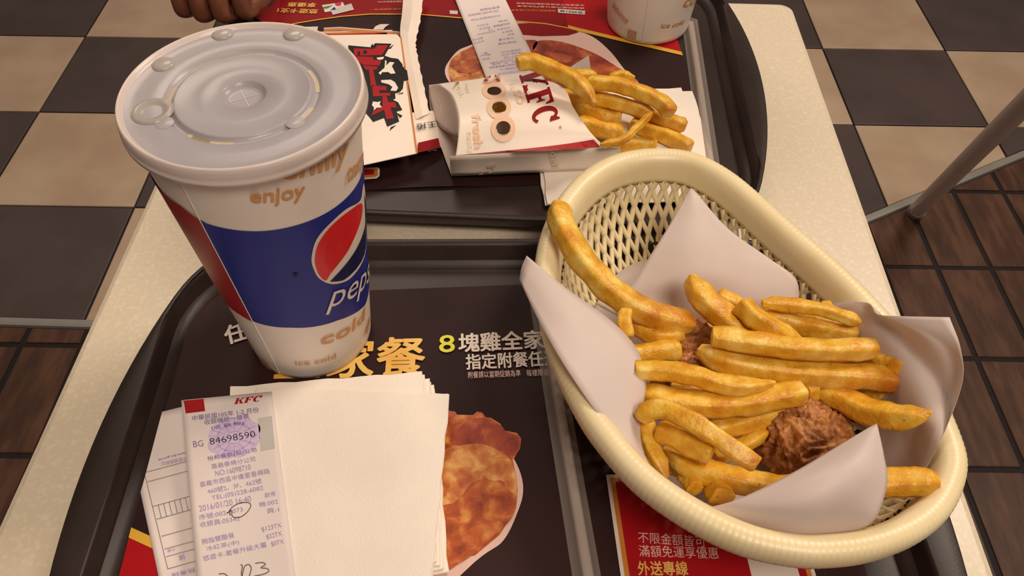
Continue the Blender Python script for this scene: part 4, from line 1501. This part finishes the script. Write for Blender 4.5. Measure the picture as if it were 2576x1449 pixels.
solid(fo, .0005, 1.0)
bvh = BVHTree.FromPolygons([tuple(at(*p)) for p in verts], [tuple(f) for f in faces] + [])
full = BVHTree.FromPolygons([tuple(at(*p)) for r in front for p in r], [(j * nu + i, j * nu + i + 1, (j + 1) * nu + i + 1, (j + 1) * nu + i) for j in range(nv - 1) for i in range(nu - 1)])
def on_front(k):
    def fn(p):
        d = Vector(ROT @ np.array([p[0] - CX, -(p[1] - CY), -FPX])).normalized()
        hit, nrm, _, _ = full.ray_cast(Vector(EYE), d)
        if hit is None:
            hit = at(p[0], p[1], .780)
        return hit - d * (.0007 + .0001 * k)
    return fn
mb = MB()                                              # near side of the pouch
sheet(mb, [[(1131, 394, .773), (1330, 383, .7735), (1524, 371, .772), (1560, 372, .772)], [(1133, 420, .760), (1335, 410, .760), (1540, 398, .760), (1562, 396, .760)], [(1136, 443, CB), (1340, 434, CB), (1560, 424, CB), (1566, 422, CB)]], M['carton'], 12, 6)
solid(mb.build('side_panel', ct, smooth=True), .0005)
mb = MB()                                              # back panel lying on the napkins
mb.grid([[at(1082, 300, CB), at(1300, 290, CB), at(1450, 240, CB)], [at(1110, 372, CB), at(1320, 365, CB), at(1510, 330, CB)], [at(1136, 443, CB), at(1340, 434, CB), at(1560, 424, CB)]], M['carton_inner'])
mb.poly([at(1082, 300, CB), at(1130, 225, CB), at(1310, 200, CB), at(1450, 240, CB), at(1300, 290, CB)], M['carton_inner'])
sheet(mb, [[(1404, 190, .757), (1440, 165, .768), (1481, 139, .782)], [(1418, 200, .757), (1455, 190, .766), (1488, 182, .776)], [(1440, 225, .752), (1470, 212, .758), (1497, 205, .764)]], M['carton'], 8, 8)
mb.build('back_panel', ct)
mb = MB()                                              # far side, and the end folded inwards
sheet(mb, [[(1105, 211, .766), (1200, 199, .767), (1312, 186, .767)], [(1103, 222, .757), (1200, 210, .757), (1315, 195, .757)], [(1110, 236, CB), (1205, 222, CB), (1320, 204, CB)]], M['carton'], 10, 5)
sheet(mb, [[(1105, 211, .766), (1138, 240, .778), (1154, 290, .784), (1153, 342, .781)],
           [(1092, 212, .762), (1112, 244, .762), (1128, 290, .764), (1152, 343, .777)],
           [(1079, 214, .757), (1084, 262, .752), (1098, 305, .752), (1151, 345, .772)]], M['carton_inner'], 16, 10)
sheet(mb, [[(1079, 214, .757), (1081, 258, .752), (1086, 300, .749)], [(1092, 232, .757), (1100, 275, .753), (1110, 322, .752)], [(1104, 246, .760), (1120, 300, .758), (1150, 346, .768)]], M['carton_inner'], 10, 8)
solid(mb.build('end_flap', ct, smooth=True), .0004)
mb = MB()
f1, f2c = on_front(1), on_front(2)
serif_word(mb, (1306, 190), (1347, 318), 64, f2c, M['darkred_ink'])
put_text(mb, '®', (1405, 318), (1408, 325), 7, f2c, M['darkred_ink'])
for (cx_, cy_), rx, ry in HOLES:                       # thick pale letters round the holes
    for k in range(36):
        a0, a1 = 2 * PI * k / 36, 2 * PI * (k + 1) / 36
        q = [(cx_ + s * rx * math.cos(a) * 1.03 * (1 if s == 1 else 1.62), cy_ + (ry * 1.05 if s == 1 else ry * 1.9) * math.sin(a)) for s, a in ((1, a0), (1, a1), (2, a1), (2, a0))]
        q = [(cx_ + (x - cx_) / (2 if i > 1 else 1), y) for i, (x, y) in enumerate(q)]
        mb.poly([f1(p) for p in q], M['salmon_ink'])
put_text(mb, 'G', (1212, 196), (1219, 218), 46, f1, M['salmon_ink'], off=.03)
put_text(mb, 'SO', (1290, 232), (1303, 265), 20, f1, M['salmon_ink'], off=.02)
put_text(mb, 'is', (1281, 212), (1286, 226), 13, f1, M['faint_ink'])
put_text(mb, 'fresh', (1186, 288), (1194, 374), 24, f1, M['salmon_ink'], off=.03)
put_text(mb, 'tasty', (1170, 330), (1175, 388), 16, f1, M['faint_ink'], off=.01)
put_text(mb, 'happy', (1166, 212), (1172, 236), 12, f1, M['faint_ink'])
put_text(mb, 'fresh', (1142, 206), (1156, 246), 14, f1, M['faint_ink'])
st0 = [(1150, 391), (1250, 381), (1350, 371), (1430, 361), (1493, 351)]
st1 = [(1150, 391.5), (1250, 383.5), (1350, 379), (1430, 375), (1510, 369)]
mb.grid([[f1(p) for p in crom(st0, 14)], [f1(p) for p in crom(st1, 14)]], M['red_ink'])
def on_side(p):
    t = (p[1] - 383 + (p[0] - 1330) * .055) / 51
    return at(p[0], p[1], .7735 + (CB - .7735) * min(1, max(0, t)) + .0012)
put_text(mb, 'deli', (1382, 382), (1390, 426), 18, on_side, M['faint_ink'], off=.02)
put_text(mb, 'h', (1226, 416), (1229, 436), 22, on_side, M['faint_ink'], off=.02)
put_text(mb, 'd', (1204, 430), (1206, 440), 10, on_side, M['salmon_ink'])
mb.build('printed_letters', ct)
GT = 'fries spilling from the carton'
FT = [
 ([(1304, 160, .806), (1333, 155, .806), (1364, 164, .805), (1400, 180, .803), (1440, 199, .801), (1474, 230, .797), (1494, 262, .794)], 40, 'fry lying across the carton top, its blunt end over the receipt', .3, (.75, .4)),
 ([(1425, 205, .782), (1462, 192, .784), (1500, 190, .784)], 30, 'small fry behind the one lying across the carton', .3, (.8, .5)),
 ([(1480, 208, .789), (1550, 213, .789), (1620, 236, .787), (1670, 262, .785), (1684, 284, .784)], 36, 'long fry topmost in the carton, running to the right', .3, (.7, .85)),
 ([(1535, 192, .776), (1562, 188, .776), (1596, 194, .776)], 20, 'thin fry tip at the back, above the topmost carton fry', .3, (.6, .35)),
 ([(1405, 240, .776), (1480, 246, .776), (1540, 256, .776), (1600, 272, .775), (1640, 288, .774)], 34, 'fry just below the topmost one in the carton mouth', .3, (.8, .6)),
 ([(1430, 262, .768), (1480, 280, .767), (1520, 294, .766), (1560, 300, .766)], 42, 'thick fry with a pale blunt end, middle of the carton mouth', .4, (.8, .8)),
 ([(1560, 262, .763), (1620, 282, .762), (1680, 302, .761), (1724, 318, .760)], 34, 'fry reaching farthest right, over the napkin edge', .3, (.8, .75)),
 ([(1455, 308, .767), (1510, 326, .766), (1565, 336, .765)], 40, 'stubby fry at the near corner of the carton mouth', .4, (.8, .7)),
 ([(1512, 364, .781), (1560, 354, .782), (1596, 328, .784), (1622, 300, .786), (1640, 282, .787)], 17, 'thin curled fry sliver bent upwards at the carton mouth', .3, (.6, .25)),
 ([(1590, 312, .754), (1640, 328, .754), (1690, 348, .754), (1735, 372, .754)], 36, 'fry lying on the napkins, nearest the cream basket rim', .3, (.8, .8)),
 ([(1530, 372, .757), (1590, 362, .757), (1650, 366, .757)], 34, 'fry low at the carton mouth, partly behind the basket rim', .3, (.8, .8)),
 ([(1235, 284, .762), (1256, 268, .764), (1275, 252, .766)], 26, 'fry inside the carton, seen through its middle round hole', .3, (.8, .8)),
]
for path, w, lab, roll, ends in FT:
    fry(path, w, lab, GT, roll, ends)
# ------------------------------------------------------------------ opened red and white box
BXZ = MZ + .0165
bx = empty('food_box', at(960, 250, MZ), 'opened white cardboard box with black and red lettering, torn along its edge', 'box')
fb = lambda p: at(p[0], p[1], BXZ)
tl, tr, br, bl = at(700, 90, BXZ), at(1007, 86, BXZ), at(1050, 385, BXZ), at(760, 449, BXZ)
mb = MB()
mb.poly([tl, fb((996, 86)), fb((1003, 90)), fb((1008, 98)), br, bl][::-1], M['carton'])
solid(mb.build('top_panel', bx), .0006, -1)
mb = MB()
def inset(p, q):
    return Vector((p.x + (q.x - p.x) * .035, p.y + (q.y - p.y) * .035, 0))
mid = (tl + tr + br + bl) / 4
I = [inset(p, mid) for p in (tl, tr, br, bl)]
for k, o_ in ((2, 1), (3, 0)):
    I[k] = I[k] + (I[o_] - I[k]) * .16
for a, b in ((0, 1), (1, 2), (2, 3), (3, 0)):
    p, q = I[a], I[b]
    mb.poly([(p.x, p.y, MZ + .0016), (q.x, q.y, MZ + .0016), (q.x, q.y, BXZ - .0008), (p.x, p.y, BXZ - .0008)], M['carton_inner'])
mb.poly([(p.x, p.y, MZ + .0018) for p in I], M['carton_inner'])
mb.build('box_walls', bx)
# the torn strip standing along the far side and the flap with its lettering
mb = MB()
Lft = [(1017, -40), (1012, 30), (1007, 80), (1014, 140), (1030, 220), (1046, 300)]
Rgt = [(1068, -40), (1058, 45), (1046, 104), (1049, 136), (1063, 205), (1080, 285)]
Lp, Rp = crom(Lft, 40), crom(Rgt, 40)
zz_ = lambda k: MZ + .011 + .004 * max(0, 1 - k / 14) - .003 * (k / 39)
rowL = [at(p[0], p[1], zz_(k) + .002) for k, p in enumerate(Lp)]
rowM = [at((p[0] + q[0]) / 2, (p[1] + q[1]) / 2, zz_(k) + .0035) for k, (p, q) in enumerate(zip(Lp, Rp))]
rowR = [at(q[0] + (1.6 if k % 3 == 0 else -.6), q[1], zz_(k)) for k, q in enumerate(Rp)]
mb.grid([rowL, rowM, rowR], M['carton'])
solid(mb.build('torn_strip', bx, smooth=False), .0006)
mb = MB()
mb.grid([[at(1037, 284, MZ + .0095), at(1066, 281, MZ + .0085), at(1094, 279, MZ + .006)], [at(1050, 384, MZ + .0105), at(1080, 377, MZ + .008), at(1108, 370, MZ + .005)]], M['carton'])
solid(mb.build('side_flap', bx), .0006)
ff = lambda k: (lambda p: at(p[0], p[1], MZ + .0115 - .0045 * (p[0] - 1045) / 60 + .0006 + .0001 * k))
mb = MB()
mb.poly([ff(1)(p) for p in [(1052, 359), (1103, 347), (1108, 370), (1050, 384)]], M['darkred_ink'])
put_text(mb, '王捲', (1098, 303), (1046, 312), 16, ff(1), M['black_ink'])
fa = lambda k: (lambda p: at(p[0], p[1], BXZ + .0002 + .00012 * k))
mb.poly([fa(1)(p) for p in [(1006, 88), (1010, 92), (1051, 384), (1046, 384)]], M['orange_ink'])
# jagged black splash, then the red strokes and the white shapes (flat print)
c6 = lambda x, y: (860 + x * .2622, 60 + y * .2622)
black = [(60, 205), (280, 225), (320, 185), (475, 190), (410, 305), (470, 325), (540, 335), (580, 385), (590, 430), (625, 445), (640, 540), (595, 545), (585, 620), (555, 655), (510, 665), (515, 715), (485, 725), (540, 752), (580, 825), (525, 840), (550, 935), (435, 985),
         (405, 900), (300, 940), (262, 890), (180, 800), (100, 520)]
mb.poly([fa(2)(c6(*p)) for p in black], M['black_ink'])
for pl in ([(275, 218), (295, 185), (298, 222)], [(440, 240), (500, 195), (470, 235)], [(458, 1025), (470, 990), (525, 968)], [(578, 660), (590, 652), (585, 668), (520, 678)], [(522, 850), (582, 880), (560, 902)], [(582, 430), (600, 400), (598, 440)]):
    mb.poly([fa(2)(c6(*p)) for p in pl], M['black_ink'])
for pl in ([(340, 205), (445, 205), (385, 300), (120, 305), (115, 235), (310, 240)], [(120, 310), (300, 318), (300, 345), (380, 350), (360, 400), (210, 395), (130, 350)], [(200, 400), (345, 410), (330, 440), (230, 440)],
           [(260, 440), (300, 440), (330, 590), (280, 600)], [(290, 590), (430, 600), (425, 640), (360, 635), (360, 665), (465, 660), (465, 690), (300, 695)], [(390, 690), (430, 690), (445, 750), (510, 752), (525, 805), (465, 800), (500, 905), (430, 915), (405, 825), (285, 880), (300, 840), (390, 790)]):
    mb.poly([fa(3)(c6(*p)) for p in pl], M['red_ink'])
for pl in ([(205, 255), (240, 255), (240, 285), (205, 285)], [(150, 265), (175, 262), (178, 300), (150, 300)]):
    mb.poly([fa(4)(c6(*p)) for p in pl], M['black_ink'])
for pl in ([(415, 345), (430, 360), (425, 400), (460, 365), (505, 370), (480, 405), (515, 475), (470, 480), (445, 462), (385, 465), (372, 490), (352, 470), (410, 420)], [(375, 540), (470, 535), (510, 560), (540, 615), (520, 645), (465, 640), (485, 605), (450, 580), (380, 562)],
           [(298, 745), (345, 750), (372, 740), (362, 772), (385, 800), (335, 805), (305, 832), (308, 800), (288, 780)], [(330, 325), (405, 315), (395, 340), (350, 345)]):
    mb.poly([fa(4)(c6(*p)) for p in pl], M['carton'])
mb.build('printed_design', bx)

# ------------------------------------------------------------------ the hand resting at the far left
def skin_mesh(name, chains, material, sub=2):
    me = bpy.data.meshes.new(name)
    vs, es, rs = [], [], []
    for ci, ch in enumerate(chains):
        b = len(vs)
        for k, (p, r) in enumerate(ch):
            vs.append(tuple(p))
            rs.append(r)
            if k:
                es.append((b + k - 1, b + k))
        if ci:
            near = min(range(len(chains[0])), key=lambda q: (Vector(chains[0][q][0]) - Vector(ch[0][0])).length)
            es.append((near, b))
    bm = bmesh.new()
    lay = bm.verts.layers.skin.verify()
    bv = []
    for i, p in enumerate(vs):
        v = bm.verts.new(p)
        v[lay].radius = (rs[i], rs[i])
        v[lay].use_root = (i == 0)
        bv.append(v)
    for a, b in es:
        bm.edges.new((bv[a], bv[b]))
    bm.to_mesh(me)
    bm.free()
    o = bpy.data.objects.new(name, me)
    COL.objects.link(o)
    md = o.modifiers.new('skin', 'SKIN')
    md.use_smooth_shade = True
    md2 = o.modifiers.new('smooth', 'SUBSURF')
    md2.levels = md2.render_levels = sub
    dg = bpy.context.evaluated_depsgraph_get()
    out = bpy.data.meshes.new_from_object(o.evaluated_get(dg))
    bpy.data.objects.remove(o)
    out.polygons.foreach_set('use_smooth', [True] * len(out.polygons))
    out.materials.clear()
    out.materials.append(material)
    return out
V = Vector
hc = V((-0.262, 0.640, 0.0))
person = empty('person', (-0.262, 0.66, 0.7605), 'brown hand closed in a loose fist, resting past the far left tray corner', 'person')
K = [(-0.2895, .645), (-0.2725, .640), (-0.2555, .640), (-0.2395, .646)]   # knuckle row, left to right
wrist = V((-0.262, .735, .808))
palm = [(wrist, .021), (V((-.263, .700, .803)), .024), (V((-.263, .668, .800)), .025)]
chains = [palm]
for i, (kx, ky) in enumerate(K):
    r = (.0076, .0084, .0086, .0082)[i]
    chains.append([(V((kx * .8 - .262 * .2, .672, .802)), r * 1.15), (V((kx, ky, .804)), r * 1.12), (V((kx + .001, ky - .022, .798)), r), (V((kx + .002, ky - .026, .781)), r * .95), (V((kx + .003, ky - .004, .773)), r * .9), (V((kx + .003, ky + .016, .776)), r * .8)])
chains.append([(V((-.242, .700, .796)), .0115), (V((-.228, .676, .787)), .0105), (V((-.228, .652, .779)), .0095), (V((-.240, .636, .7755)), .0082)])
me = skin_mesh('hand', chains, M['skin'])
me.transform(Matrix.Translation((0.004, -0.024, 0.0)))
hand = link_mesh('hand', me, person)
me = skin_mesh('sleeve', [[(V((-.262, .728, .807)), .030), (V((-.262, .790, .815)), .036), (V((-.268, .900, .835)), .043), (V((-.275, 1.02, .880)), .050)]], M['sleeve'])
me.transform(Matrix.Translation((0.004, -0.024, 0.0)))
link_mesh('sleeve', me, person)
for i, (kx, ky) in enumerate(K):
    mb = MB()
    c = V((kx + .007, ky - .012, .7685))
    mb.grid([[c + V((a * .005, b * .006, -.0002 * (abs(a) + abs(b)))) for a in (-1, 0, 1)] for b in (-1, 0, 1)], M['salmon_ink'])
    mb.build('fingernail', hand)

# ------------------------------------------------------------------ chair with a slanting leg at the right
chair = empty('chair', (1.0, 1.1, 0), 'pale metal chair leg slanting down to the wooden tiles at upper right', 'chair')
def leg(a, b, name='leg'):
    a, b = V(a), V(b)
    mb = MB()
    d = (b - a).normalized()
    pts = [a + d * .004, a + d * .02, (a + b) / 2, b]
    mb.tube(pts, [.0150, .0155, .0155, .0155], M['chrome'], 20)
    o = mb.build(name, chair, smooth=True)
    mb = MB()
    mb.tube([a, a + d * .012, a + d * .026], [.0150, .0168, .0165], M['rubber'], 20)
    f = mb.build('rubber_foot', smooth=True)
    f.parent = o
    f.matrix_parent_inverse = o.matrix_basis.inverted() @ chair.matrix_basis.inverted()
    return o
leg((.7925, 1.192, .004), (.636, .819, .649))
leg((1.22, 1.40, .004), (1.12, .95, .649))
mb = MB()
mb.tube([(.634, .812, .658), (.88, .86, .660), (1.125, .945, .658)], .0155, M['chrome'], 16)
mb.build('seat_rail', chair, smooth=True)
